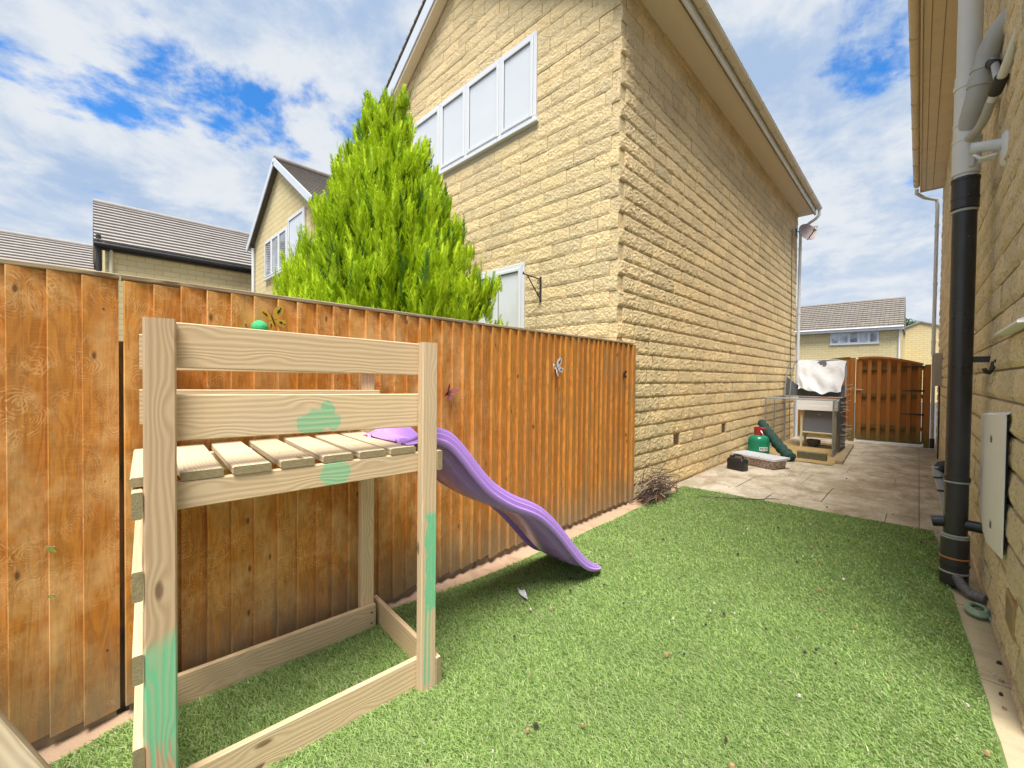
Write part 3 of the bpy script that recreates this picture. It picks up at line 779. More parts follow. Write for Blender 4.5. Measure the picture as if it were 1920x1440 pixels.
# hanging basket bracket
br=thing('wall_bracket','black wrought iron hanging basket bracket on the gable beside the lower window','bracket',(-3.47,YG,2.5))
part('back_bar',one('box',(-3.487,YG-.028,2.37),(-3.463,YG-.012,2.70),0,.003),M['darkiron'],br)
mb=MB(); mb.tube([(-3.475,YG-.02,2.665),(-3.475,YG-.33,2.68)],.008,8); mb.tube([(-3.475,YG-.33,2.68),(-3.475,YG-.345,2.70),(-3.475,YG-.35,2.67)],.008,8)
part('arm',mb,M['darkiron'],br)
part('brace',one('tube',[(-3.475,YG-.03,2.42),(-3.475,YG-.27,2.672)],.007,8),M['darkiron'],br)
for c in ((YG-.06,2.62),(YG-.065,2.47)):
    part('scroll',one('tube',[(-3.475,c[0]+.032*(1-t/16)*math.cos(t*.6),c[1]+.032*(1-t/16)*math.sin(t*.6)) for t in range(14)],.005,6),M['darkiron'],br)

# ------------------------------------------------------------------ the house along the right
XR0,XR1=.352,.315; YR0,YR1=2.62,13.4; RD=math.atan2(XR1-XR0,YR1-YR0)
def xr(y): return XR0+(XR1-XR0)*(y-YR0)/(YR1-YR0)
ZE2=5.62
rh=thing('stone_house','weathered buff stone house along the right of the path with brown eaves','house',(xr(7),7,0))
mb=MB(); poly=[(xr(YR0)+.009,YR0+.01,-.25),(6.,YR0+.01,-.25),(6.,YR0+.01,ZE2+.1),(3.2,YR0+.01,7.6),(xr(YR0)+.009,YR0+.01,ZE2+.1)]
mb.prism(poly,(XR1-XR0,YR1-YR0-.02,0)); part('wall',mb,M['mortar_grey'],rh)
LR=math.hypot(XR1-XR0,YR1-YR0)
rowsR=[]; z=-.15; i=0
while z<ZE2:
    h=.172 if i>4 else .19
    rowsR.append((z,h)); z+=h; i+=1
def rint(z,h,i):
    hs=[]
    return cut(0.,LR,hs)
sr=courses(rowsR,rint,0,.46,.14)
ang=math.atan2(YR0-YR1,XR0-XR1)            # run from far end towards the camera so that -y faces -x
ir=lay(sr,vr,(XR1,YR1),ang,rh,None)
se=courses([(z,h) for z,h in rowsR],lambda z,h,i:[(.004,5.6)],0,.46,.12)
ie=lay(se,vg,(xr(YR0),YR0-.02),0,rh,None)
emit([(ir[0],ir[1],ir[2],(XR1,YR1),ang,vr),(ie[0],ie[1],ie[2],(xr(YR0),YR0-.02),0,vg)],rh,M['stone_r'],300,.016,.014)
# eaves of the right house
for a,c in zip([YR0-.1,5.0,8.2,11.0],[5.0,8.2,11.0,12.9]):
    part('soffit_board',one('box',(-.045,a+.003,ZE2),(xr(c)+.03,c-.003,ZE2+.012)),M['caramel'],rh)
    m2=MB()
    for x in (.02,.13): m2.box((x,a+.003,ZE2-.003),(x+.008,c-.003,ZE2-.0005))
    part('soffit_groove',m2,M['caramel_dark'],rh)
part('fascia',one('box',(-.07,YR0-.1,ZE2-.02),(-.048,12.92,ZE2+.16),0,.003),M['caramel'],rh)
gutter(rh,-.072,ZE2+.115,YR0-.1,12.85,.050,M['caramel'],-1,12)
part('eaves_end',one('box',(-.07,12.93,ZE2-.02),(xr(13)+.02,12.955,ZE2+.25),0,.003),M['whitepaint'],rh)
mb=MB()
xe,xm,ze,zr2=-.16,3.2,ZE2+.17,8.0
for sgn,xe_ in ((-1,-.10),(1,6.4)):
    for i in range(22):
        a,c=i/22,min((i+1.12)/22,1); 
        A=Vector((xe_+(xm-xe_)*a,0,ze+(zr2-ze)*a)); C=Vector((xe_+(xm-xe_)*c,0,ze+(zr2-ze)*c)); u=Vector((0,0,.035))
        P=[A,C,C+u*.2,A+u]; mb.add([(p.x,YR0-.1,p.z) for p in P]+[(p.x,13.0,p.z) for p in P],[(0,1,2,3),(7,6,5,4),(0,4,5,1),(1,5,6,2),(2,6,7,3),(3,7,4,0)])
part('roof_slope',mb,M['roof_brown'],rh)
# far corner downpipe
mb=MB(); mb.tube([(-.12,12.8,ZE2+.02),(-.12,12.8,ZE2-.07),(.0,13.1,ZE2-.10),(.20,13.3,ZE2-.14),(.215,13.3,ZE2-.26),(.215,13.3,2.0)],.034,12)
for zc in (2.3,3.6,4.9): mb.tube([(.215,13.3,zc-.025),(.215,13.3,zc+.025)],.042,12)
part('downpipe',mb,M['upvc'],rh)
mb=MB(); mb.tube([(.225,13.28,2.0),(.235,13.25,.10)],.030,12); part('downpipe',mb,M['greypipe'],rh)
mb=MB(); mb.tube([(.235,13.25,.13),(.236,13.24,-.09)],.042,12); part('downpipe_shoe',mb,M['darkiron'],rh)

# soil stack with branches
YS=4.2; XS=.2
st=thing('soil_pipe','tall soil pipe on the right wall, black below and off white above','soil pipe',(XS,YS,0))
part('lower_pipe',one('tube',[(XS,YS,.33),(XS,YS,1.2),(XS,YS,2.0),(XS,YS,2.66)],.060,28),M['blackpipe'],st)
mb=MB(); mb.tube([(XS,YS,2.60),(XS,YS,2.80)],.068,28); mb.tube([(XS,YS,2.66),(XS,YS,2.675)],.0705,28); mb.tube([(XS,YS,2.785),(XS,YS,2.805)],.0715,28)
part('coupling',mb,M['blackpipe'],st)
mb=MB()
mb.tube([(XS,YS,2.575),(XS,YS,2.59)],.0645,28); part('seal_ring',mb,M['clip'],st)
part('upper_pipe',one('tube',[(XS,YS,2.81),(XS,YS,3.4),(XS,YS,6.3)],.060,28),M['whitepipe'],st)
mb=MB(); mb.tube([(XS,YS,2.83),(XS,YS,3.06)],.069,28); mb.tube([(XS,YS,3.06),(XS,YS,3.50)],.066,28)
mb.tube([(XS,YS,3.05),(XS,YS,3.07)],.0725,28); mb.tube([(XS,YS,3.16),(XS,YS,3.175)],.070,28); mb.tube([(XS,YS,3.41),(XS,YS,3.44)],.0715,28)
part('branch_fitting',mb,M['whitepipe'],st)
mb=MB(); mb.tube([(XS,YS,3.10),(.215,4.14,3.20),(.232,4.09,3.28),(.25,4.07,3.38),(.262,4.065,3.47),(.285,4.04,3.56),(.318,4.01,3.63),(.36,3.99,3.68),(.42,3.97,3.71)],.056,24)
mb.tube([(.243,4.075,3.34),(.252,4.068,3.39)],.062,24); mb.tube([(.256,4.066,3.43),(.266,4.063,3.48)],.062,24)
part('branch_pipe',mb,M['greypipe'],st)
part('waste_elbow',one('tube',[(XS,YS-.04,3.05),(.222,4.08,3.045),(.247,3.95,3.04),(.262,3.86,3.06),(.275,3.79,3.10)],.024,16),M['greypipe'],st)
part('waste_pipe',one('tube',[(.275,3.79,3.10),(.29,3.735,3.135),(.315,3.56,3.19),(.35,3.42,3.31),(.40,3.28,3.43)],.021,16),M['whitepipe'],st)
part('waste_coupling',one('tube',[(.286,3.75,3.125),(.302,3.65,3.16)],.030,16),M['darkiron'],st)
part('boss_pipe',one('tube',[(.285,4.02,3.46),(.297,3.96,3.40),(.300,3.86,3.28),(.298,3.72,3.165)],.019,14),M['greypipe'],st)
part('boss_coupling',one('tube',[(.270,4.06,3.475),(.30,3.95,3.39)],.027,14),M['darkiron'],st)
mb=MB()
mb.lathe([(.072,.02),(.072,.33),(.070,.345),(.064,.36)],(XS,YS,0),28); mb.tube([(XS,YS,.15),(XS,YS,.165)],.077,28)
part('access_fitting',mb,M['blackpipe'],st)
mb=MB(); mb.tube([(XS,YS,.735),(XS,YS,.765)],.066,28); mb.tube([(XS,YS,.742),(XS,YS,.756)],.068,28)
part('clamp',mb,M['blackpipe'],st)
for z,m_,r in ((.728,'clip',.0655),(.36,'clip',.0725),(.345,'clip',.072),(.205,'orange',.0755),(.105,'clip',.0765)):
    part('seal_ring',one('tube',[(XS,YS,z-.005),(XS,YS,z+.005)],r,28),M[m_],st)
part('inlet_stub',one('tube',[(XS-.04,YS+.01,.44),(XS-.115,YS+.01,.425)],.038,18),M['blackplastic'],st)
part('inlet_stub',one('tube',[(XS+.04,YS-.01,.44),(xr(4.2)-.0,YS-.03,.44)],.036,18),M['blackplastic'],st)
part('pipe_bracket',one('box',(XS+.05,YS-.02,1.55),(xr(4.2),YS+.02,1.59),0,.003),M['blackpipe'],st)
# inclined grey inlet pipe behind the stack
gp=thing('drain_pipe','short sloping silver grey pipe behind the foot of the black soil pipe','pipe',(.13,4.45,.5))
part('elbow',one('tube',[(.20,4.24,.80),(.195,4.40,.80),(.175,4.45,.80),(.135,4.455,.785),(.118,4.45,.75)],.040,16),M['darkiron'],gp)
part('pipe',one('tube',[(.112,4.45,.785),(.128,4.45,.70),(.150,4.44,.61),(.185,4.40,.40)],.034,16),M['metalpipe'],gp)
part('seal_ring',one('tube',[(.126,4.45,.712),(.129,4.45,.70)],.039,16),M['darkiron'],gp)
part('seal_ring',one('tube',[(.149,4.44,.62),(.152,4.44,.605)],.038,16),M['darkiron'],gp)
# corrugated hose at the foot and coil of green hose
mb=MB(); pts=[];rs=[]
P=[Vector((.21,4.13,.09)),Vector((.235,4.08,.05)),Vector((.27,4.03,.03)),Vector((.335,3.98,.035))]
for i in range(40):
    t=i/39*3; k=min(int(t),2); f=t-k; pts.append(P[k].lerp(P[k+1],f)); rs.append(.030 if i%2 else .025)
mb.tube(pts,rs,12); solo('drain_hose',mb,M['foil'],'grey corrugated hose curling from the foot of the black soil pipe to the wall','hose',(.21,4.1,.0))
mb=MB()
mb.tube([(.285+.05*(1-t*.006)*math.cos(t*.42),3.80+.09*(1-t*.006)*math.sin(t*.42),.012+.0006*t) for t in range(46)],.010,8)
mb.tube([(.30,3.77,.02),(.33,3.74,.012),(.345,3.68,.008)],.010,8)
solo('garden_hose',mb,M['hose'],'small coil of pale green hose lying on the concrete by the soil pipe','hose',(.285,3.8,0))
# flue terminal
fl=thing('flue_terminal','white flue outlet with round wall plate beside the off white pipe','flue',(xr(3.8),3.8,2.83))
part('wall_plate',one('lathe',[(.0,0),(.105,0),(.105,-.012),(.085,-.028),(.05,-.03)],(.35,3.8,2.80),28,0,'x'),M['upvc'],fl)
mb=MB(); mb.tube([(.335,3.8,2.83),(.195,3.8,2.85)],.032,20); part('flue_tube',mb,M['upvc'],fl)
mb=MB()
for k in range(4): mb.tube([(.30,3.8-.03+.02*k,2.77),(.24,3.8-.03+.02*k,2.765),(.21,3.8-.02+.013*k,2.80)],.008,8)
part('air_intake',mb,M['upvc'],fl)
part('drain_spigot',one('tube',[(.215,3.8,2.80),(.205,3.8,2.74)],.014,10),M['greypipe'],fl)
# white cover panel
cp=thing('cover_panel','white metal cover panel hanging tilted on the right stone wall','panel',(.31,3.9,.8))
pts=[(.312,4.32,1.188),(.312,3.22,1.249),(.312,3.21,.53),(.312,3.83,.44),(.312,4.04,.46),(.312,4.26,.60)]
mb=MB(); mb.prism(pts,(.006,0,0)); part('sheet',mb,M['whitepaint'],cp)
mb=MB(); mb.box((.3185,3.25,.57),(.328,3.27,1.22)); mb.box((.3185,4.2,.68),(.328,4.22,1.16)); part('rim',mb,M['darkiron'],cp)
part('lip',one('prism',[(.312,4.32,1.188),(.312,3.22,1.249),(.332,3.22,1.264),(.332,4.32,1.203)],(0,0,.006)),M['whitepaint'],cp)
for (y,z) in ((3.72,1.085),(3.64,.60)):
    mb=MB(); mb.box((.309,y-.035,z-.02),(.3118,y+.035,z+.02)); part('slot',mb,M['meter'],cp)
    m2=MB(); m2.box((.307,y-.035,z-.02),(.3088,y-.008,z+.012)); part('slot',m2,M['hole'],cp)
# ledge, hook, air brick, meter box
mb=MB(); mb.box((.285,2.7,1.668),(.345,3.42,1.680),0,.002); mb.prism([(.34,2.7,1.682),(.287,2.7,1.682),(.34,2.7,1.70)],(0,.71,0))
solo('wall_ledge',mb,M['whitepaint'],'white ledge sticking out of the right stone wall above the hook','ledge',(.3,3,1.69))
mb=MB(); mb.tube([(.345,3.98,1.54),(.33,3.97,1.54),(.325,3.96,1.50),(.31,3.93,1.475),(.295,3.90,1.48),(.288,3.89,1.50)],.012,8)
mb.tube([(.345,4.03,1.552),(.333,3.80,1.547)],.012,8)
solo('wall_hook',mb,M['darkiron'],'small black iron hook on the right stone wall','hook',(.33,3.95,1.5))
ab=MB(); ab.box((.328,2.95,.24),(.345,3.18,.40),0,.003)
a_=part('air_brick',ab,M['brickvent'],rh); m2=MB()
for k in range(7): m2.box((.3265,2.97+k*.028,.26),(.3285,2.980+k*.028,.38))
part('slot',m2,M['caramel_dark'],a_)
mbx=thing('meter_box','small grey meter box high on the right wall near the wooden gate','meter box',(.25,11.4,1.3))
part('box',one('box',(.19,11.2,1.33),(.315,11.55,1.95),0,.012),M['meter'],mbx)
part('lid',one('box',(.180,11.22,1.35),(.188,11.53,1.93),0,.004),M['meter'],mbx)
part('cable',one('tube',[(.28,11.5,1.33),(.285,11.55,1.25),(.29,11.6,.6),(.29,11.6,-.1)],.012,8),M['darkiron'],mbx)

# ------------------------------------------------------------------ fence
XF=-2.33; FT=1.795
fen=thing('close_board_fence','orange stained close board fence between the lawn and the neighbouring house','fence',(XF,1.5,0))
J=[-.211,-.113,-.024,.080]
J2=[.096,.188,.277,.371,.465,.559,.661,.755,.852,.936,1.029,1.125,1.215,1.31,1.40,1.49,1.58,1.662,1.758,1.849,1.945,2.025,2.129,2.227,2.318,2.413,2.511,2.614,2.694,2.791,2.877,2.966,3.042,3.137,3.236,3.32,3.407,3.497,3.572,3.648,3.745,3.847,3.951,4.059,4.171,4.264]
y=-.211
while y>-2.6: y-=random.uniform(.092,.104); J.insert(0,y)
for lst in (J,J2):
    for a,c in zip(lst[:-1],lst[1:]):
        zb=.045+random.uniform(-.012,.012); zt=FT+random.uniform(-.004,.003); c+=.012
        t0,t1=.030+random.uniform(-.003,.004),.004           # thick left edge laps in front of the neighbour's thin edge
        sk=random.uniform(-.003,.003); bow=random.uniform(-.003,.004)
        ou,ov=random.random()*9,random.random()*9; mb=MB(); nz=4; vs=[]
        if c>lst[-1]: c=lst[-1]
        for i in range(nz+1):
            f=i/nz; z=zb+(zt-zb)*f; bx=bow*math.sin(f*3.14)
            vs+=[(XF-.004,a+sk*f,z),(XF+t0+bx-.002,a+sk*f,z),(XF+t0+bx,a+sk*f+.003,z),(XF+t1+bx,c+sk*f,z),(XF-.004,c+sk*f,z)]
        fs=[];uv=[]; wv=[0,.012,.015,.015+(c-a),.03+(c-a)]
        for i in range(nz):
            for k in range(5):
                k2=(k+1)%5; fs.append((i*5+k,i*5+k2,(i+1)*5+k2,(i+1)*5+k)); z0,z1=(zt-zb)*i/nz,(zt-zb)*(i+1)/nz
                w0=wv[k]; w1=wv[k2] if k2 else .16
                uv.append([(ou+z0,ov+w0),(ou+z0,ov+w1),(ou+z1,ov+w1),(ou+z1,ov+w0)])
        mb.add(vs,fs,uv); mb.add(vs,[(4,3,2,1,0),tuple(nz*5+k for k in range(5))])
        part('board',mb,M['fence'],fen)
nm=MB()
for lst in (J,J2):
    for a,c in zip(lst[:-1],lst[1:]):
        for z in (.30,1.0,1.66):
            yy_=a+(c-a)*random.uniform(.35,.65); zz_=z+random.uniform(-.02,.02)
            nm.tube([(XF+.008,yy_,zz_),(XF+.0165,yy_,zz_)],.0035,6,smooth=False)
o=part('nail',nm,M['nail'],fen); o['kind']='stuff'
for a,c in ((-2.6,.085),(.091,2.05),(2.053,4.29)):
    part('cap_rail',one('plank',(XF+.0,a,FT+.012),(XF+.0,c,FT+.012),(.055,0,0),(0,0,.020),.004),M['fence_cap'],fen)
for a,c in ((-2.6,.08),(.1,2.0),(2.0,4.28)):
    for z in (.30,1.0,1.66): part('back_rail',one('plank',(XF-.03,a,z),(XF-.03,c,z),(0,0,.08),(.04,0,0),.003),M['fence_cap'],fen)
    part('gravel_board',one('plank',(XF-.02,a+.01,-.03),(XF-.02,c-.01,-.03),(0,0,.15),(.03,0,0),.004),M['gravelboard'],fen)
part('post',one('box',(XF-.05,4.286,-.1),(XF+.03,4.352,FT+.0),0,.004),M['fence'],fen)
for y in (2.05,-1.75,.085): part('post',one('box',(XF-.15,y-.04,-.1),(XF-.055,y+.04,1.55),0,.004),M['fence_cap'],fen)

# butterflies and other ornaments on the fence
def butterfly(name,c,size,wm,bm,label,rot=0.,spread=.35,spots=None):
    t=thing(name,label,'butterfly ornament',(c[0],c[1],c[2]),'butterfly ornaments on the fence')
    ca,sa=math.cos(rot),math.sin(rot)
    def P(u,v,d): return (c[0]+d,c[1]+(u*ca-v*sa)*size,c[2]+(u*sa+v*ca)*size)
    up_=[(.04,.05),(.18,.55),(.42,.85),(.70,.92),(.80,.70),(.62,.32),(.30,.06)]; lo_=[(.04,-.02),(.34,-.02),(.58,-.22),(.60,-.52),(.42,-.72),(.22,-.55),(.08,-.25)]
    for s in (-1,1):
        for nm_,pl in (('upper_wing',up_),('lower_wing',lo_)):
            mb=MB(); poly=[P(s*u,v,.012+spread*size*u) for u,v in pl]
            mb.prism(poly,(.003,0,0)); w=part(nm_,mb,wm,t)
            if spots:
                cu=sum(u for u,v in pl)/len(pl); cv=sum(v for u,v in pl)/len(pl); m2=MB()
                for kk,(sc,du,dv) in enumerate(((.30,.02,.02),(.16,.17,.2 if nm_=='upper_wing' else -.16))):
                    q=[P(s*(cu+du+(u-cu)*sc),cv+dv+(v-cv)*sc,.0165+spread*size*(cu+du+(u-cu)*sc)) for u,v in pl]
                    m2.prism(q,(.0015,0,0))
                part('wing_marking',m2,spots,w)
    mb=MB(); mb.tube([P(0,-.5,.016),P(0,-.1,.018),P(0,.35,.016)],[.02*size,.055*size,.035*size],8)
    for s in (-1,1): mb.tube([P(0,.35,.016),P(s*.16,.72,.03)],.012*size,5)
    part('body',mb,bm,t)
butterfly('butterfly_ornament',(-2.318,2.915,1.495),.085,M['white'],M['black'],'black and white butterfly ornament high on the fence right of the slide',.55,.5,M['black'])
butterfly('butterfly_ornament',(-2.316,1.719,1.305),.058,M['redpaint'],M['black'],'dark red butterfly ornament on the fence just right of the play tower post',-.5,.9)
butterfly('butterfly_ornament',(-2.316,.640,1.688),.066,M['yellow'],M['black'],'yellow and black butterfly ornament above the top rail of the play tower',.35,1.0,M['black'])
butterfly('butterfly_ornament',(-2.318,4.09,1.447),.05,M['black'],M['black'],'small black butterfly ornament near the right end of the fence',.3,.5)
mb=MB()
mb.lathe([(.001,-.036)]+[(.036*math.sin(a*3.14159/12),-.036*math.cos(a*3.14159/12)) for a in range(1,12)]+[(.001,.036)],(-2.27,.573,1.642),18)
mb.tube([(-2.315,.573,1.66),(-2.28,.573,1.65)],.004,6)
solo('mesh_ball',mb,M['ballgreen'],'bright green mesh ball on the fence beside the yellow butterfly','ball',(-2.27,.573,1.64))
# leaf sprigs poking through the boards
def sprig(c,s,label):
    t=thing('leaf_sprig',label,'leaf',c,'leaf sprigs poking through the fence')
    mb=MB(); c=Vector(c); d=Vector((.5,.55,-.35)).normalized(); e=Vector((.4,.2,.9)).normalized()
    mb.grid(lambda u,v: tuple(c+Vector((.03,0,0))-d*s*(u-.5)+e*s*.28*(v-.5)*math.sin(3.14*min(max(u,.02),.98))+Vector((0,0,-.12*s*(2*v-1)**2))),6,4)
    part('leaf',mb,M['leafgreen'],t); part('stalk',one('tube',[c-Vector((.01,0,0)),c+Vector((.02,.01,.0)),c+Vector((.03,-.0,.0))-d*s*.45],.0016,5),M['twigpale'],t)
sprig((-2.312,-.105,.765),.042,'larger green leaf sprig poking through the left fence boards')
sprig((-2.312,-.108,.585),.022,'tiny green leaf sprig poking through the left fence boards, below the larger one')

# ------------------------------------------------------------------ play tower
TO=Vector((-1.61,.107,0)); ta=R(4); U=Vector((math.sin(ta),math.cos(ta),0)); V=Vector((-math.cos(ta),math.sin(ta),0)); Zv=Vector((0,0,1))
tower=thing('play_tower','pale timber play tower platform with mint green paint splashes in front of the fence','play tower',TO)
def T(u,v,z): return TO+U*u+V*v+Zv*z
def tb(name,u0,u1,v0,v1,z0,z1,m_,zz=None,ch=.003):
    """board in tower axes, along its longest side; zz tilts: (dz at u0, dz at u1)"""
    d=(u1-u0,v1-v0,z1-z0); ax=max(range(3),key=lambda i:d[i]); uc,vc,zc=(u0+u1)/2,(v0+v1)/2,(z0+z1)/2; mb=MB()
    if ax==0:
        a0,a1=zz or (0,0); mb.plank(T(u0,vc,zc+a0),T(u1,vc,zc+a1),Zv*d[2],V*d[1],ch,0,1)
    elif ax==1: mb.plank(T(uc,v0,zc),T(uc,v1,zc),U*d[0],Zv*d[2],ch,0,1)
    else: mb.plank(T(uc,vc,z0),T(uc,vc,z1),U*d[0],V*d[1],ch+.002,0,0)
    return part(name,mb,[M[m_],M['deckend']],tower)
tb('post',0,.077,0,.047,0,1.583,'timber_post1')['label']='front left post with a mint green painted foot'
tb('post',.915,.990,0,.047,0,1.567,'timber_post2')['label']='front right post with a long mint green paint patch'
tb('post',0,.075,.632,.679,0,1.575,'timber'); tb('post',.895,.970,.632,.679,0,1.575,'timber')
# front rails
tb('rail',.005,.955,.048,.072,1.428,1.570,'timber',(.010,-.008)); tb('rail',.005,.955,.048,.072,1.200,1.346,'timber_rail_paint',(.008,-.008))
tb('rail',-.012,.985,.606,.631,1.428,1.570,'timber',(.004,-.004)); tb('rail',-.012,.985,.606,.631,1.205,1.345,'timber',(.008,-.008))
tb('platform_beam',.005,.960,.048,.076,.990,1.077,'timber_beam_paint'); tb('platform_beam',.0,.97,.603,.631,.990,1.077,'timber')
for a,c in ((-.03,.062),(.088,.200),(.226,.340),(.370,.484),(.516,.630),(.657,.770),(.790,.906)):
    tb('deck_board',a,c,.045+random.uniform(-.004,.004),.668,1.079,1.107,'deck',ch=.004)
tb('end_beam',.991,1.016,.0,.70,.995,1.082,'timber'); tb('ladder_rung',-.026,-.001,-.002,.70,.992,1.072,'timber')
for z0,z1 in ((.751,.840),(.507,.594),(.231,.318),(.0,.07)): tb('ladder_rung',-.026,-.001,-.002,.70,z0,z1,'timber')
tb('base_board',.005,.960,.048,.073,0,.140,'timber'); tb('base_board',.0,.968,.605,.631,0,.140,'timber')
tb('base_board',.991,1.016,-.003,.70,0,.138,'timber')
sc=MB()
for (u,v,z) in ((.05,.605,.10),(.05,.605,.04),(.945,.604,.10),(.945,.604,.04),(.03,.047,1.5)):
    p=T(u,v,z); sc.tube([p,p-V*.002],.005,8)
o=part('screw',sc,M['nail'],tower); o['kind']='stuff'

# slide
SX0,SX1=-1.612,-2.045
ctl=[(.985,1.1135,.0),(1.04,1.114,.012),(1.09,1.113,.045),(1.135,1.102,.078),(1.19,1.065,.09),(1.26,.985,.095),(1.34,.89,.095),(1.44,.785,.095),(1.55,.712,.092),(1.66,.652,.09),(1.76,.612,.088),(1.86,.562,.086),(1.96,.485,.085),(2.06,.39,.085),(2.16,.285,.083),(2.26,.185,.08),(2.35,.112,.072),(2.43,.072,.058),(2.50,.055,.035),(2.56,.047,.02),(2.585,.046,.012)]
ctl=np.array(ctl); tt=np.linspace(0,len(ctl)-1,84); cs=np.stack([np.interp(tt,range(len(ctl)),ctl[:,k]) for k in range(3)],1)
for _ in range(4): cs[1:-1]=(cs[:-2]+2*cs[1:-1]+cs[2:])/4
secs=[]
for i,(y,z,h) in enumerate(cs):
    dy=cs[min(i+1,83),0]-cs[max(i-1,0),0]; dz=cs[min(i+1,83),1]-cs[max(i-1,0),1]; l=math.hypot(dy,dz); ny,nz=-dz/l,dy/l
    w=SX0-SX1; f=min(1,i/10.); nar=1.-.13*(1-f)**2 ; e=max(0,(i-76)/7.); nar*=1-.16*e*e
    sk=.075*min(1,h/.08)+.004
    half=[(-.018,h-sk),(-.018,h-sk*.68),(-.015,h-sk*.64),(-.006,h-sk*.62),(-.005,h-sk*.34),(-.002,h-sk*.30),(.006,h-sk*.28),(.007,h-.008),(.012,h),(.026,h+.001),(.032,h-.007),(.052,h-.008),(.060,h-.020),(.078,.010),(.092,0.)]
    prof=half+[(w/2,-.002)]+[(w-a,c) for a,c in half[::-1]]
    secs.append([(SX0-(w/2+(a-w/2)*nar),y+ny*c,z+nz*c) for a,c in prof])
npf=len(secs[0]); mb=MB(); mb.add([p for s in secs for p in s],[(i*npf+k,(i+1)*npf+k,(i+1)*npf+k+1,i*npf+k+1) for i in range(83) for k in range(npf-1)],None,0,True)
sl=solo('slide',mb,M['slide'],'purple plastic wavy slide running from the play tower down to the lawn','slide',(-1.83,1.1,0))
sm=sl.modifiers.new('thickness','SOLIDIFY'); sm.thickness=.005; sm.offset=1

# leaning timber at the lower left
d=(Vector((-2.25,-.585,1.10))-Vector((-1.20,.20,.0))); n_=d.normalized()
wv=n_.cross(Vector((1,-.15,.35))).normalized()
mb=MB(); mb.plank(Vector((-1.20,.20,.015))-wv*.072,Vector((-2.27,-.60,1.12))-wv*.072,wv*.145,n_.cross(wv)*.035,.004)
solo('leaning_beam',mb,M['greywood'],'greyish timber beam leaning on the fence at the lower left','beam',(-1.2,.2,0))

# ------------------------------------------------------------------ conifer
def conifer():
    base=np.array([-4.18,2.40,0.]); Ht=4.72; Vv=[];Cc=[]
    NC=290; per=50; N=NC*per
    zc=1.15+(Ht-1.35)*(1-np.sqrt(rng.random(NC))); zc[:30]=np.linspace(2.9,Ht-.42,30)
    RT=lambda z:np.interp(z,[1.0,2.0,2.33,2.92,3.5,4.1,4.4,4.72],[1.0,.94,.84,.60,.39,.19,.10,.03])
    pc=np.arange(NC)*2.39996+rng.normal(0,.35,NC)
    c=np.repeat(np.arange(NC),per); t=rng.random(N)**.8
    zb,pb=zc[c],pc[c]; Rb=RT(zb)
    el=np.repeat(rng.uniform(.75,1.25,NC),per)
    Lc=(np.repeat(rng.uniform(.45,.75,NC),per))*(.35+.65*Rb/1.1)
    f=np.clip((zb-1.2)/(Ht-1.2),0,1)
    out=np.clip(Rb*np.repeat(rng.uniform(.50,.86,NC),per),.0,9)+np.cos(el)*Lc*t
    wj=.15*(1-.75*t)*(.4+.6*Rb)
    lean=-.27*np.clip((zb+Lc*t-1.2)/(Ht-1.2),0,1)
    px=base[0]+np.cos(pb)*out+lean+rng.normal(0,1,N)*wj; py=base[1]+np.sin(pb)*out+rng.normal(0,1,N)*wj
    z=zb+np.sin(el)*Lc*t+rng.normal(0,.06,N)*(1-t)
    L=rng.uniform(.13,.33,N)*(1-.25*f); tilt=(.25+.75*(1-t))*rng.uniform(.35,1.,N)*.8
    az=pb+rng.normal(0,.8,N)*(1-.5*t)
    ax=np.stack([np.cos(az)*tilt*.75,np.sin(az)*tilt*.75,np.full(N,1.)],1); ax/=np.linalg.norm(ax,axis=1)[:,None]
    Rr=Rb
    # plane of the flat spray
    q=rng.uniform(0,6.283,N); rand=np.stack([np.cos(q),np.sin(q),np.zeros(N)],1)
    side=np.cross(ax,rand); side/=np.linalg.norm(side,axis=1)[:,None]; nor=np.cross(ax,side)
    P0=np.stack([px,py,z],1)-ax*L[:,None]*.35
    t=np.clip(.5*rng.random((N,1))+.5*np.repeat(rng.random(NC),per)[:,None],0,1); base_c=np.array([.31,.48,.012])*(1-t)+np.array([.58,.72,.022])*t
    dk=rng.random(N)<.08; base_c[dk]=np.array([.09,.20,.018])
    K=12
    tris=[];cols=[]
    for k in range(K):
        s=(k+.6)/K
        for sg in (-1,1):
            cpt=P0+ax*(L*s)[:,None]+ax*0
            curve=nor*(L*.12*s*s)[:,None]
            ln=L*(.34*(1-s*.75)+.05)*rng.uniform(.75,1.2,N)
            d=ax*.85+side*sg*(.50*(1-.35*s))+nor*rng.normal(0,.22,(N,1)); d/=np.linalg.norm(d,axis=1)[:,None]
            tip=cpt+curve+d*ln[:,None]
            wd=(ln*.045+.0025)[:,None]; wv_=np.cross(d,nor); wv_/=np.linalg.norm(wv_,axis=1)[:,None]
            mid=cpt+curve+d*(ln*.45)[:,None]
            quad=np.stack([cpt+curve,mid+wv_*wd,tip,mid-wv_*wd],1)
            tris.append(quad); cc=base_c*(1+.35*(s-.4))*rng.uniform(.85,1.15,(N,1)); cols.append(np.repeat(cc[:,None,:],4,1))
    # the stem of each spray and its leading tip
    wv_=side*.006; tip=P0+ax*(L*1.12)[:,None]+nor*(L*.14)[:,None]; mid=P0+ax*(L*.55)[:,None]
    tris.append(np.stack([P0,mid+wv_*1.8,tip,mid-wv_*1.8],1)); cols.append(np.repeat((base_c*1.1)[:,None,:],4,1))
    Q=np.concatenate(tris); C=np.concatenate(cols); n=len(Q)
    return raw_mesh('crown',Q.reshape(-1,3)-base,np.arange(n*4).reshape(n,4),C.reshape(-1,3)), base
me,base=conifer()
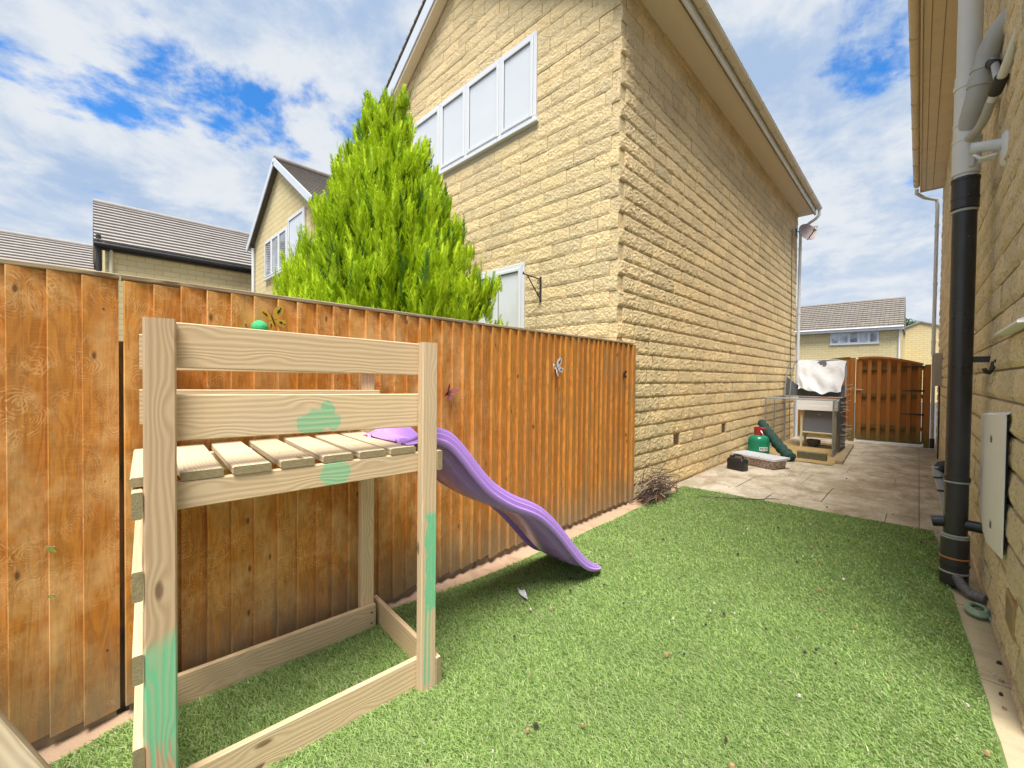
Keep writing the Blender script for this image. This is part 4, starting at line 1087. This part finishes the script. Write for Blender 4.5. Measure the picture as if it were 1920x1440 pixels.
tree=thing('conifer_tree','bright lime green pointed conifer rising behind the fence in front of the gable','tree',tuple(base))
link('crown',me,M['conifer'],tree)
mb=MB(); mb.tube([base+np.array((0,0,-.1)),base+np.array((.02,0,1.5)),base+np.array((-.1,.02,3.2)),base+np.array((-.17,0,4.1))],[.13,.10,.05,.008],10)
part('trunk',mb,M['bark'],tree)
mb=MB()
for i in range(46):
    z=1.0+2.4*random.random(); a=random.random()*6.28; r_=np.interp(z,[1.,2.,2.6,3.2,3.8,4.3],[1.1,1.0,.8,.58,.4,.25])
    mb.tube([base+np.array((0,0,z-.25)),base+np.array((math.cos(a)*r_*.5,math.sin(a)*r_*.5,z-.05)),base+np.array((math.cos(a)*r_*.6,math.sin(a)*r_*.6,z+.1))],[.03,.018,.006],6)
part('limbs',mb,M['bark'],tree)

# ------------------------------------------------------------------ gate, side panel
YGt=13.5
gt=thing('wooden_gate','arched wooden gate of overlapping orange boards at the end of the path','gate',(-.5,YGt,-.1))
def gtop(x): return 2.02-.155*max(0.,(x+.75))**2-.10*max(0,(x+.75))-.05*max(0,-(x+.9))
xs=np.linspace(-1.088,.063,14)
for i in range(13):
    a,c=xs[i]+.008,xs[i+1]-.018
    if i%2==0: yb=YGt-.045
    else: yb=YGt+.02
    poly=[(a,yb,.0),(c,yb,.0),(c,yb,gtop(c)-.03),(a,yb,gtop(a)-.03)]
    mb=MB()
    mb.plank(((a+c)/2,yb,-.03),((a+c)/2,yb,gtop((a+c)/2)-.03),(c-a+(.06 if i%2 else .012),0,0),(0,.02,0),.003)
    part('board',mb,M['gate'],gt)
for z in (.30,1.06,1.72): 
    part('rail',one('plank',(-1.08,YGt-.012,z),(.065,YGt-.012,z),(0,0,.09),(0,.036,0),.003),M['gatedark'],gt)
mb=MB()
xa=np.linspace(-1.09,.07,13)
for a,c in zip(xa[:-1],xa[1:]): mb.plank((a,YGt-.05,gtop(a)-.03),(c,YGt-.05,gtop(c)-.03),(0,.07,0),(0,0,.045),0)
part('arched_top_rail',mb,M['gate'],gt)
for x in (-1.11,.085): part('stile',one('box',(x-.022,YGt-.04,-.03),(x+.022,YGt+.03,gtop(x)-.06),0,.003),M['gate'],gt)
for z in (1.75,1.19,.64):
    part('hinge',one('prism',[(.10,YGt-.062,z+.022),(.10,YGt-.062,z-.022),(-.29,YGt-.062,z-.008),(-.29,YGt-.062,z+.008)],(0,-.006,0)),M['darkiron'],gt)
mb=MB(); mb.box((-1.16,YGt-.075,1.17),(-1.03,YGt-.055,1.20),0,.003); mb.tube([(-1.06,YGt-.09,1.185),(-.98,YGt-.09,1.185)],.008,8)
part('latch',mb,M['steel'],gt)
part('bottom_rail',one('plank',(-1.09,YGt-.02,-.02),(.07,YGt-.02,-.02),(0,0,.06),(0,.05,0),.003),M['gatedark'],gt)
for x,nm_,lab in ((-1.20,'gate_post','thick orange gate post between the gate and the covered pen'),(.145,'gate_post','dark orange gate post against the right house wall')):
    mb=MB(); mb.box((x-.05,YGt-.05,-.2),(x+.05,YGt+.05,1.99 if x<0 else 1.80),0,.006); solo(nm_,mb,M['gate'],lab,'post',(x,YGt,-.1),'gate posts')
mb=MB(); mb.box((-1.14,YGt-.06,-.14),(-.55,YGt+.03,-.075),0,.004); mb.box((-.545,YGt-.06,-.14),(.10,YGt+.03,-.062),0,.004)
solo('gate_threshold',mb,M['whitepaint'],'white strip on the ground under the wooden gate','threshold',(-.5,YGt,-.1))
pn=thing('fence_panel','arched orange board panel behind the wire pen, left of the gate','fence panel',(-1.8,YGt+.03,-.1))
xs=np.linspace(-2.34,-1.26,10)
def ptop(x): return 2.0-.32*((x+1.26)/1.08)**2
for i in range(9):
    c=(xs[i]+xs[i+1])/2; mb=MB(); mb.plank((c,YGt+.03+(.02 if i%2 else -.02),-.08),(c,YGt+.03+(.02 if i%2 else -.02),ptop(c)-.03),(xs[i+1]-xs[i]+.02,0,0),(0,.018,0),.003)
    part('board',mb,M['gate'],pn)
mb=MB()
for a,c in zip(xs[:-1],xs[1:]): mb.plank((a,YGt+.03,ptop(a)-.01),(c,YGt+.03,ptop(c)-.01),(0,.075,0),(0,0,.04),0)
part('arched_top_rail',mb,M['gatedark'],pn)

# ------------------------------------------------------------------ wire pen, hutch, sheet
PZ=-.085
pen=thing('wire_pen','open galvanised wire pen standing on straw against the long stone wall','pen',(-1.72,10.8,PZ))
X0,X1,Y0,Y1,ZT=-2.29,-1.155,9.95,11.72,1.03
for x,y in ((X0,Y0),(X1,Y0),(X0,Y1),(X1,Y1)): part('upright',one('tube',[(x,y,PZ),(x,y,ZT)],.014,8),M['steel'],pen)
for a,c in (((X0,Y0),(X1,Y0)),((X0,Y0),(X0,Y1)),((X1,Y0),(X1,Y1)),((X0,Y1),(X1,Y1))):
    for z in (PZ+.015,ZT): part('rail',one('tube',[(*a,z),(*c,z)],.011,8),M['steel'],pen)
part('rail',one('tube',[(X0,Y0+.45,ZT),(X1,Y0+.45,ZT)],.010,8),M['steel'],pen)
part('upright',one('tube',[(X0,Y0+.75,PZ),(X0,Y0+.75,ZT)],.010,8),M['steel'],pen)
mb=MB()
for k in range(1,30): mb.tube([(X0+.004,Y0+k*.06,PZ),(X0+.004,Y0+k*.06,ZT)],.0016,4,smooth=False)
for k in range(1,12): mb.tube([(X0+.004,Y0,PZ+k*.09),(X0+.004,Y1,PZ+k*.09)],.0014,4,smooth=False)
for k in range(1,30): mb.tube([(X1,Y0+k*.06,PZ),(X1,Y0+k*.06,ZT)],.0022,4,smooth=False)
for k in range(1,24): mb.tube([(X1,Y0,PZ+k*.045),(X1,Y1,PZ+k*.045)],.0020,4,smooth=False)
o=part('mesh_wire',mb,M['steeldark'],pen); o['kind']='stuff'
for dx,yb in ((0,0),(.10,.03)):
    xa,xb=X0-.02+dx,X1-.0; y0=Y1+.02+yb
    pts=[(xa,y0,ZT+.02),(xa+.02,y0+.10,1.60),(xa+.05,y0+.16,1.80),(xa+.10,y0+.18,1.865),(xa+.2,y0+.18,1.88),(xb-.2,y0+.18,1.88),(xb-.07,y0+.17,1.86),(xb-.02,y0+.14,1.75),(xb,y0,ZT+.02)]
    part('lid_frame',one('tube',pts,.013,8),M['steel'],pen)
part('side_screen',one('box',(X1+.004,10.75,PZ+.02),(X1+.014,Y1,ZT+.02)),M['tarp'],pen)
mb=MB()
for k in range(34):
    z=random.uniform(.05,1.35); y=random.uniform(10.8,11.9); mb.tube([(X1+.015,y,z),(X1+.08+random.random()*.08,y+random.uniform(-.05,.05),z+random.uniform(-.04,.05))],.003,4,smooth=False)
o=solo('straw_wisps',mb,M['white'],'pale straw wisps poking out of the right side of the pen','straw',(X1,11.3,.5)); o['kind']='stuff'
def shf(u,v):
    x=-2.06+.90*u; top=1.872+.018*math.sin(u*9)+.03*math.sin(u*4+1)*(u>.5)
    bot=1.175+.035*math.sin(u*7.5+.6)+.02*math.sin(u*19)-.05*u
    z=top-(top-bot)*v
    fold=.045*math.sin(u*13+v*4+1.5*math.sin(v*5))*(.25+.75*v)+.025*math.sin(u*27-v*7+2*math.sin(u*6))*(.3+.7*v)+.02*math.sin(u*8-v*11)
    y=11.72+.12*(1-v)-.03*v+.5*fold*(.35+.65*v)
    x+=.03*(v-.3)*(1-u)-.07*u*v+.012*math.sin(v*9)*(1-2*u)
    return (x,y,z)
mb=MB(); mb.grid(shf,60,34)
mb.grid(lambda u,v:(shf(u,0)[0],shf(u,0)[1]+.20*v,shf(u,0)[2]-.35*v*v),36,6)
def shl(u,v): return shf(u,v)
sh=solo('white_sheet',mb,M['sheet'],'white plastic sheet with a dark stain draped over the raised pen lid','sheet',(-1.62,11.9,1.15))
mb=MB(); mb.grid(lambda u,v:(-2.30+1.12*u,11.80-.012*math.sin(u*14)+.05*v,1.04+.26*v+.20*v*max(0,1-u*5)),24,4)
solo('dark_tarp',mb,M['tarp'],'dark grey tarp strip hanging below the white sheet at the back of the pen','tarp',(-1.8,11.74,1.04))
hu=thing('rabbit_hutch','grey boxed hutch on cream legs standing inside the wire pen','hutch',(-1.55,11.3,PZ))
for x in (-1.845,-1.245):
    for y in (11.08,11.52): part('leg',one('box',(x-.022,y-.022,PZ),(x+.022,y+.022,.755),0,.003),M['creamwood'],hu)
part('box',one('box',(-1.80,11.09,.285),(-1.30,11.50,.74),0,.008),M['greybox'],hu)
part('shelf',one('box',(-1.822,11.06,.255),(-1.268,11.54,.283),0,.003),M['creamwood'],hu)
part('latch',one('tube',[(-1.53,11.085,.67),(-1.53,11.075,.67)],.018,10),M['steel'],hu)
mb=MB(); mb.box((-1.92,11.00,.757),(-1.20,11.03,.868),0,.004); mb.box((-1.92,11.00,.872),(-1.20,11.03,.985),0,.004)
mb.box((-1.92,11.032,.757),(-1.90,11.6,.985)); mb.box((-1.22,11.032,.757),(-1.20,11.6,.985)); mb.box((-1.90,11.58,.757),(-1.222,11.6,.985)); mb.box((-1.898,11.033,.757),(-1.222,11.579,.775))
part('tray',mb,M['whitepaint'],hu)
mb=MB(); mb.lathe([(.08,0),(.13,.10),(.13,.17),(.10,.17),(.07,.03)],(-1.66,11.35,PZ),18); solo('feed_bowl',mb,M['tarp'],'dark bowl on the straw under the hutch','bowl',(-1.66,11.35,PZ))
# straw bed
mb=MB(); mb.grid(lambda u,v:(-2.32+1.28*u,9.0+3.3*v,zg(9.+3.3*v)+.006+.012*math.sin(u*3.1)*math.sin(v*3.1)+random.uniform(0,.006)),24,60)
for k in range(1500):
    x,y=random.uniform(-2.3,-1.05),random.uniform(8.9,12.2); a=random.random()*6.28; l=random.uniform(.03,.09); z=zg(y)+.02+random.random()*.015
    if x>-1.2 and random.random()<.6: continue
    w=.003; dx,dy=math.cos(a)*l,math.sin(a)*l; mb.add([(x-dy*.04,y+dx*.04,z),(x+dx,y+dy,z+random.uniform(-.004,.02)),(x+dy*.04,y-dx*.04,z)],[(0,1,2)])
o=solo('straw_bedding',mb,M['straw'],'trodden straw bedding on the ground in and around the wire pen','straw',(-1.7,10.7,-.08)); o['kind']='stuff'
mb=MB(); mb.box((-1.62,9.36,-.07),(-1.17,9.47,.075),0,.012); solo('concrete_block',mb,M['moss'],'mossy concrete block on the ground at the front of the pen','block',(-1.4,9.4,-.07))
mb=MB(); mb.plank((-.985,9.30,-.045),(-1.09,12.25,-.075),(.11,0,0),(0,0,.06),.006); solo('sleeper_plank',mb,M['greywood'],'weathered plank lying on the path along the right side of the pen','plank',(-1,10.5,-.06))
# dark green rolled cover leaning on the wall
mb=MB(); A=Vector((-1.60,8.84,-.03)); B=Vector((-2.26,9.46,.56)); pts=[];rs=[]
for i in range(25):
    t=i/24; p=A.lerp(B,t)+Vector((0,0,-.05*math.sin(t*3.14)+.02)); pts.append(p); rs.append((.098-.02*t)*(1+.10*math.sin(i*1.9)+.06*random.uniform(-1,1))*(.6 if i in(0,24) else 1))
mb.tube(pts,rs,14); solo('rolled_cover',mb,M['darkgreen'],'dark green rolled up cover leaning on the wall behind the gas bottle','rolled cover',A)
# gas bottle
GX,GY,GZ=-2.145,8.87,-.062
gb=thing('gas_bottle','green gas bottle with red valve guard beside the ribbed lid box','gas bottle',(GX,GY,GZ))
mb=MB(); r=.178
prof=[(.15,0),(.16,.004),(.16,.045),(.155,.05),(r-.01,.055),(r,.075),(r,.125),(r+.003,.13),(r+.003,.14),(r,.145),(r,.30),(r*.97,.345),(r*.88,.385),(r*.70,.415),(r*.45,.43),(.0,.435)]
mb.lathe(prof,(GX,GY,GZ),32); part('body',mb,M['gasgreen'],gb)
mb=MB(); mb.lathe([(.066,.42),(.070,.53),(.074,.575),(.066,.575),(.060,.53)],(GX-.01,GY,GZ),18); mb.box((GX+.02,GY-.05,GZ+.535),(GX+.115,GY+.03,GZ+.575),0,.008)
part('valve_guard',mb,M['red'],gb)
part('valve_handle',one('tube',[(GX+.05,GY-.07,GZ+.52),(GX+.085,GY-.10,GZ+.475)],.010,8),M['label'],gb)
# curved label with the lettering PATIO
def cyl(a,z,rr): return (GX+rr*math.cos(a),GY+rr*math.sin(a),z)
a0,a1=R(-72),R(-22); zl0,zl1=GZ+.155,GZ+.225
mb=MB(); mb.grid(lambda u,v:cyl(a0+(a1-a0)*u,zl0+(zl1-zl0)*v,r+.003),12,1); lb=part('label',mb,M['label'],gb)
G5={'P':['111','101','111','100','100'],'A':['010','101','111','101','101'],'T':['111','010','010','010','010'],'I':['111','010','010','010','111'],'O':['111','101','101','101','111']}
mb=MB(); n=5*4-1; da=(a1-a0)*.84/n; aa=a0+(a1-a0)*.08; dz=(zl1-zl0)*.66/5
for ci,chx in enumerate('PATIO'):
    for ry,row in enumerate(G5[chx]):
        for rx,bit in enumerate(row):
            if bit=='1':
                s0=aa+(ci*4+rx)*da; zt_=zl1-(zl1-zl0)*.17-ry*dz
                mb.add([cyl(s0,zt_-dz,r+.0045),cyl(s0+da,zt_-dz,r+.0045),cyl(s0+da,zt_,r+.0045),cyl(s0,zt_,r+.0045)],[(0,1,2,3)])
part('lettering',mb,M['ink'],lb)
# jerry can
jx,jy,jz=-2.06,7.30,-.045
jc=thing('jerry_can','squat black plastic jerry can in front of the ribbed lid box','jerry can',(jx,jy,jz))
mb=MB(); ca,sa=math.cos(R(-20)),math.sin(R(-20))
def jp(x,y,z): return (jx+x*ca-y*sa,jy+x*sa+y*ca,jz+z)
def rr(hx,hy,z,rad=.035,n=5):
    out=[]
    for (sx,sy,a) in ((1,1,0),(-1,1,90),(-1,-1,180),(1,-1,270)):
        for k in range(n):
            t=R(a+90*k/(n-1)); out.append(jp(sx*(hx-rad)+rad*math.cos(t),sy*(hy-rad)+rad*math.sin(t),z))
    return out
lv=[(.13,.068,0),(.142,.078,.012),(.145,.08,.05),(.140,.076,.09),(.145,.08,.13),(.142,.078,.165),(.125,.066,.192),(.09,.04,.203)]
vs=[p for l in lv for p in rr(*l,rad=.03)]; k=20
mb.add(vs,[(i*k+j,i*k+(j+1)%k,(i+1)*k+(j+1)%k,(i+1)*k+j) for i in range(len(lv)-1) for j in range(k)],None,0,True); mb.add(vs,[tuple(range(k))[::-1],tuple((len(lv)-1)*k+j for j in range(k))])
part('body',mb,M['blackplastic'],jc)
part('handle',one('tube',[jp(-.07,0,.195),jp(-.06,0,.235),jp(-.03,0,.245),jp(.05,0,.245),jp(.09,0,.235),jp(.105,0,.185)],.014,10),M['blackplastic'],jc)
part('cap',one('lathe',[(.028,.18),(.030,.215),(.026,.222)],jp(-.105,0,0),16),M['blackplastic'],jc)
# box with ribbed milky lid
bx=thing('storage_box','low speckled box with a ribbed milky lid beside the jerry can','storage box',(-2.0,8.0,-.05))
A=Vector((-2.36,7.93,0)); ex=Vector((.70,-.24,0)); exn=ex.normalized(); eyn=Vector((-exn.y,exn.x,0)); LL=.78; WW=.44
def bp(x,y,z): return tuple(A+exn*x+eyn*y+Vector((0,0,z-.05)))
def rbox(m_,x0,x1,y0,y1,z0,z1,tap,rad=.05,n=4):
    vs=[]
    for z,t in ((z0,tap),(z0+.015,tap*.6),(z1,0)):
        for (cx,cy,a) in ((x1-rad-t,y1-rad-t,0),(x0+rad+t,y1-rad-t,90),(x0+rad+t,y0+rad+t,180),(x1-rad-t,y0+rad+t,270)):
            for k in range(n):
                q=R(a+90*k/(n-1)); vs.append(bp(cx+rad*math.cos(q),cy+rad*math.sin(q),z))
    k=4*n; m_.add(vs,[(i*k+j,i*k+(j+1)%k,(i+1)*k+(j+1)%k,(i+1)*k+j) for i in range(2) for j in range(k)],None,0,True); m_.add(vs,[tuple(range(k))[::-1],tuple(2*k+j for j in range(k))])
mb=MB(); rbox(mb,.03,LL-.03,.02,WW-.02,.0,.145,.03); part('box',mb,M['pebble'],bx)
mb=MB(); rbox(mb,0,LL,0,WW,.147,.178,.0,.03)
for k in range(11): mb.plank(bp(.07+k*.062,.03,.181),bp(.07+k*.062,WW-.03,.181),exn*.03,Vector((0,0,.012)),.004)
part('lid',mb,M['clear'],bx)

# ------------------------------------------------------------------ twigs, shards, litter
mb=MB(); 
for k in range(260):
    c=Vector((-2.16+random.gauss(0,.055),4.62+random.gauss(0,.17),.03+abs(random.gauss(0,.125))))
    a=random.gauss(1.2,.9); e=random.gauss(.15,.35); l=random.uniform(.08,.30); d=Vector((math.cos(a)*math.cos(e),math.sin(a)*math.cos(e),math.sin(e)))
    p0=c-d*l/2; p1=c+d*l/2; p0.x=max(p0.x,-2.30); p1.x=max(p1.x,-2.30); p0.z=max(p0.z,.01); p1.z=max(p1.z,.01)
    mb.tube([p0,(p0+p1)/2+Vector((random.uniform(-.015,.015),random.uniform(-.015,.015),.01)),p1],[random.uniform(.003,.008),.004,.002],5,0 if random.random()<.75 else 1,smooth=False)
o=link('twig_pile',mb.mesh('twig_pile',(-2.16,4.62,0)),[M['twig'],M['twigpale']],None,(-2.16,4.62,0)); o['kind']='stuff'; tag(o,'heap of dry twigs at the house corner by the end of the fence','twig pile')
mb=MB(); mb.prism([(-2.13,4.50,.01),(-2.06,4.54,.012),(-2.10,4.60,.10),(-2.14,4.58,.08)],(.012,.006,0)); solo('terracotta_shard',mb,M['terracotta'],'orange terracotta shard leaning in front of the twig heap','shard',(-2.1,4.55,0))
mb=MB(); mb.tube([(-1.83,5.05,.03),(-1.55,5.22,.028),(-1.30,5.42,.03),(-1.18,5.58,.03),(-1.12,5.55,.04)],[.003,.005,.006,.005,.003],6); solo('twig',mb,M['twig'],'long thin twig lying across the far edge of the lawn','twig',(-1.4,5.3,0))
mb=MB(); mb.grid(lambda u,v:(-1.85+.14*u,1.955-.05*u+.035*(v-.5)*math.sin(3.14*min(max(u,.05),.95)),.034+.012*math.sin(u*9)*math.sin(v*5)+.008*v),10,4)
solo('plastic_scrap',mb,M['clear'],'small pale plastic scrap on the lawn near the foot of the slide','scrap',(-1.79,1.93,.03))
# scattered litter on the lawn and path
for nm_,m_,cnt,sz,lab in (('dark_leaf_litter','litterdark',60,.0085,'small dark leaf scraps scattered over the lawn and path'),('pale_litter','litterpale',50,.007,'small pale chips scattered over the lawn'),('tan_leaf_litter','littertan',60,.009,'small tan leaf scraps scattered over the lawn and path')):
    mb=MB()
    for k in range(cnt):
        y=random.uniform(.5,5.4) if random.random()<.72 else random.uniform(5.6,12); x=random.uniform(-2.0,.22)
        if y<1.3 and x<-1.5: x=random.uniform(-1.4,.2)
        z=.033 if y<5.4 else zg(y)+.006
        if random.random()<.06: x,z,y=random.uniform(.28,.33),.0,random.uniform(2.3,4)
        s=sz*random.uniform(.5,1.5); a=random.random()*6.28
        P=[(math.cos(a+t)*s*random.uniform(.5,1.2),math.sin(a+t)*s*random.uniform(.5,1.2)) for t in (0,1.1,2.2,3.2,4.3,5.3)]
        top=[(x+p[0]*.7,y+p[1]*.7,z+s*random.uniform(.2,.6)) for p in P]; bot=[(x+p[0],y+p[1],z-.006) for p in P]
        mb.add(bot+top,[(i,(i+1)%6,6+(i+1)%6,6+i) for i in range(6)]+[tuple(6+i for i in range(6))])
    o=struct(nm_,mb,M[m_],'stuff'); o['label']=lab

# ------------------------------------------------------------------ houses farther off
def far_window(parent,x0,x1,z0,z1,y,n,gm): window(parent,x0,x1,z0,z1,y,[x0+(x1-x0)*k/n for k in range(1,n)],gm,True,.06)
# second gable house to the left
h2=thing('stone_house','smaller looking stone gable house with a stepped white window left of the conifer','house',(-14.,4.06,0))
xl,xr_,zE,zR=-16.75,-11.25,6.0,7.80; xm=-14.0
mb=MB(); mb.prism([(xl,4.08,-.2),(xl,4.08,zE),(xm,4.08,zR),(xr_,4.08,zE),(xr_,4.08,-.2)],(0,9,0)); part('wall',mb,M['farwall'],h2)
pitched_roof(h2,xl-.32,xr_+.32,3.92,13.2,zE-.16,zR+.09,M['roof_brown'],20)
for s in (-1,1):
    e0=Vector((xm+s*(xr_-xm+.32),3.90,zE-.22)); e1=Vector((xm,3.90,zR+.03))
    part('barge_board',one('plank',e0,e1,Vector((s*.66,0,1)).normalized()*.20,(0,.025,0),.002),M['greyfascia'],h2)
w=window(h2,-15.35,-13.15,4.50,5.72,4.04,[-14.6,-13.9],M['pane_dark']); window(h2,-13.08,-11.80,4.52,5.90,4.04,[],M['pane'])
part('downpipe',one('tube',[(xl+.05,4.02,zE-.2),(xl+.05,4.02,0)],.05,10),M['upvc'],h2)
part('gutter',one('tube',[(xl-.3,3.9,zE-.12),(xl-.3,13,zE-.12)],.06,10),M['upvc'],h2)
# low houses with long roofs facing right
h3=thing('stone_house','pale stone house with a long grey tiled roof and black gutter at the left','house',(-19,4,0))
mb=MB(); mb.prism([(-18,.35,-.3),(-18,.35,5.25),(-20.4,.35,7.0),(-22.8,.35,5.25),(-22.8,.35,-.3)],(0,9.,0)); part('wall',mb,M['farwall'],h3)
pitched_roof(h3,-23.0,-17.86,.10,9.5,5.40,7.28,M['roof_grey'],13,.07)
part('gutter',one('tube',[(-17.80,.1,5.30),(-17.80,9.4,5.30)],.075,10),M['blackplastic'],h3)
part('fascia',one('box',(-17.93,.12,5.16),(-17.89,9.4,5.34)),M['darkiron'],h3)
part('downpipe',one('tube',[(-17.93,.48,5.2),(-17.93,.48,0)],.05,10),M['creamwood'],h3)
part('downpipe',one('tube',[(-17.90,.20,5.6),(-17.90,.20,0)],.06,10),M['darkiron'],h3)
h4=thing('stone_house','distant house at the far left showing only its grey tiled roof above the fence','house',(-25,-3,0))
mb=MB(); mb.prism([(-22,-9,-.3),(-22,-9,4.75),(-24.2,-9,6.25),(-26.4,-9,4.75),(-26.4,-9,-.3)],(0,9.05,0)); part('wall',mb,M['farwall'],h4)
pitched_roof(h4,-26.7,-21.6,-9.2,.12,4.86,6.50,M['roof_grey'],12,.07)
# house across the end of the path
h5=thing('stone_house','pale stone house with a brown tiled roof and wide white window beyond the gate','house',(-4,40,0))
mb=MB(); x0,x1=-12.,-.95; mb.box((x0,40,-.3),(x1,47,5.2)); part('wall',mb,M['farwall'],h5)
mb=MB(); 
for i in range(14):
    a,c=i/14,min((i+1.1)/14,1)
    A=(39.6+3.9*a,5.20+2.62*a); C=(39.6+3.9*c,5.20+2.62*c)
    nx_=44
    for k in range(nx_):
        xa=x0-.2+(x1+.3-x0)*(k+(.5 if i%2 else 0)*0)/nx_; xb=x0-.2+(x1+.3-x0)*(k+1)/nx_-.012; dz=random.uniform(-.008,.008)
        mb.add([(xa,A[0],A[1]),(xb,A[0],A[1]),(xb,C[0],C[1]),(xa,C[0],C[1]),(xa,A[0]-.03,A[1]+.06+dz),(xb,A[0]-.03,A[1]+.06+dz),(xb,C[0],C[1]+.012),(xa,C[0],C[1]+.012)],[(4,5,6,7),(0,1,5,4),(1,2,6,5),(3,0,4,7)])
o=part('roof_tiles',mb,M['roof_brown'],h5); o['kind']='stuff'
part('roof_slope',one('prism',[(x0-.2,39.62,5.16),(x0-.2,43.5,7.78),(x0-.2,47.4,5.16)],(x1+.3-x0,0,0)),M['roof_brown'],h5)
part('fascia',one('box',(x0-.2,39.54,5.02),(x1+.12,39.60,5.24)),M['upvc'],h5)
part('gutter',one('tube',[(x0-.2,39.50,5.22),(x1+.12,39.50,5.22)],.06,8),M['upvc'],h5)
part('downpipe',one('tube',[(x1-.1,39.93,5.1),(x1-.1,39.93,0)],.05,8),M['upvc'],h5)
far_window(h5,-4.95,-2.12,4.14,5.06,39.95,5,M['pane_dark'])
h6=thing('stone_house','distant stone gable glimpsed right of the brown roofed house','house',(0,46,0))
mb=MB(); mb.prism([(-1.9,46,-.3),(-1.9,46,5.2),(.0,46,6.05),(2.4,46,5.2),(2.4,46,-.3)],(0,8,0)); part('wall',mb,M['farwall'],h6)
mb=MB(); mb.prism([(-2.,45.9,5.15),(0,45.9,6.06),(2.5,45.9,5.15),(2.5,45.9,5.25),(0,45.9,6.16),(-2.,45.9,5.25)],(0,8.2,0)); part('roof',mb,M['roof_grey'],h6)
# tree far behind
ft=thing('distant_tree','small green treetop far beyond the gate, right of the brown roof','tree',(-1.1,60,0))
n=2600; P=rng.normal(0,1,(n,3)); P/=np.linalg.norm(P,axis=1)[:,None]; P*=(rng.random((n,1))**.4)*np.array([1.5,1.5,1.7]); P+=np.array([0,0,6.2])
d1=rng.normal(0,.13,(n,3)); d2=rng.normal(0,.13,(n,3)); Q=np.stack([P,P+d1,P+d2],1)
link('crown',raw_mesh('crown',Q.reshape(-1,3),np.arange(n*3).reshape(n,3),np.repeat(np.array([[.06,.12,.03]])*rng.uniform(.6,1.5,(n,1)),3,0)),M['conifer'],ft)
part('trunk',one('tube',[(-1.1,60,-.3),(-1.1,60,3),(-1.0,60,6.5)],[.2,.16,.05],8),M['bark'],ft)
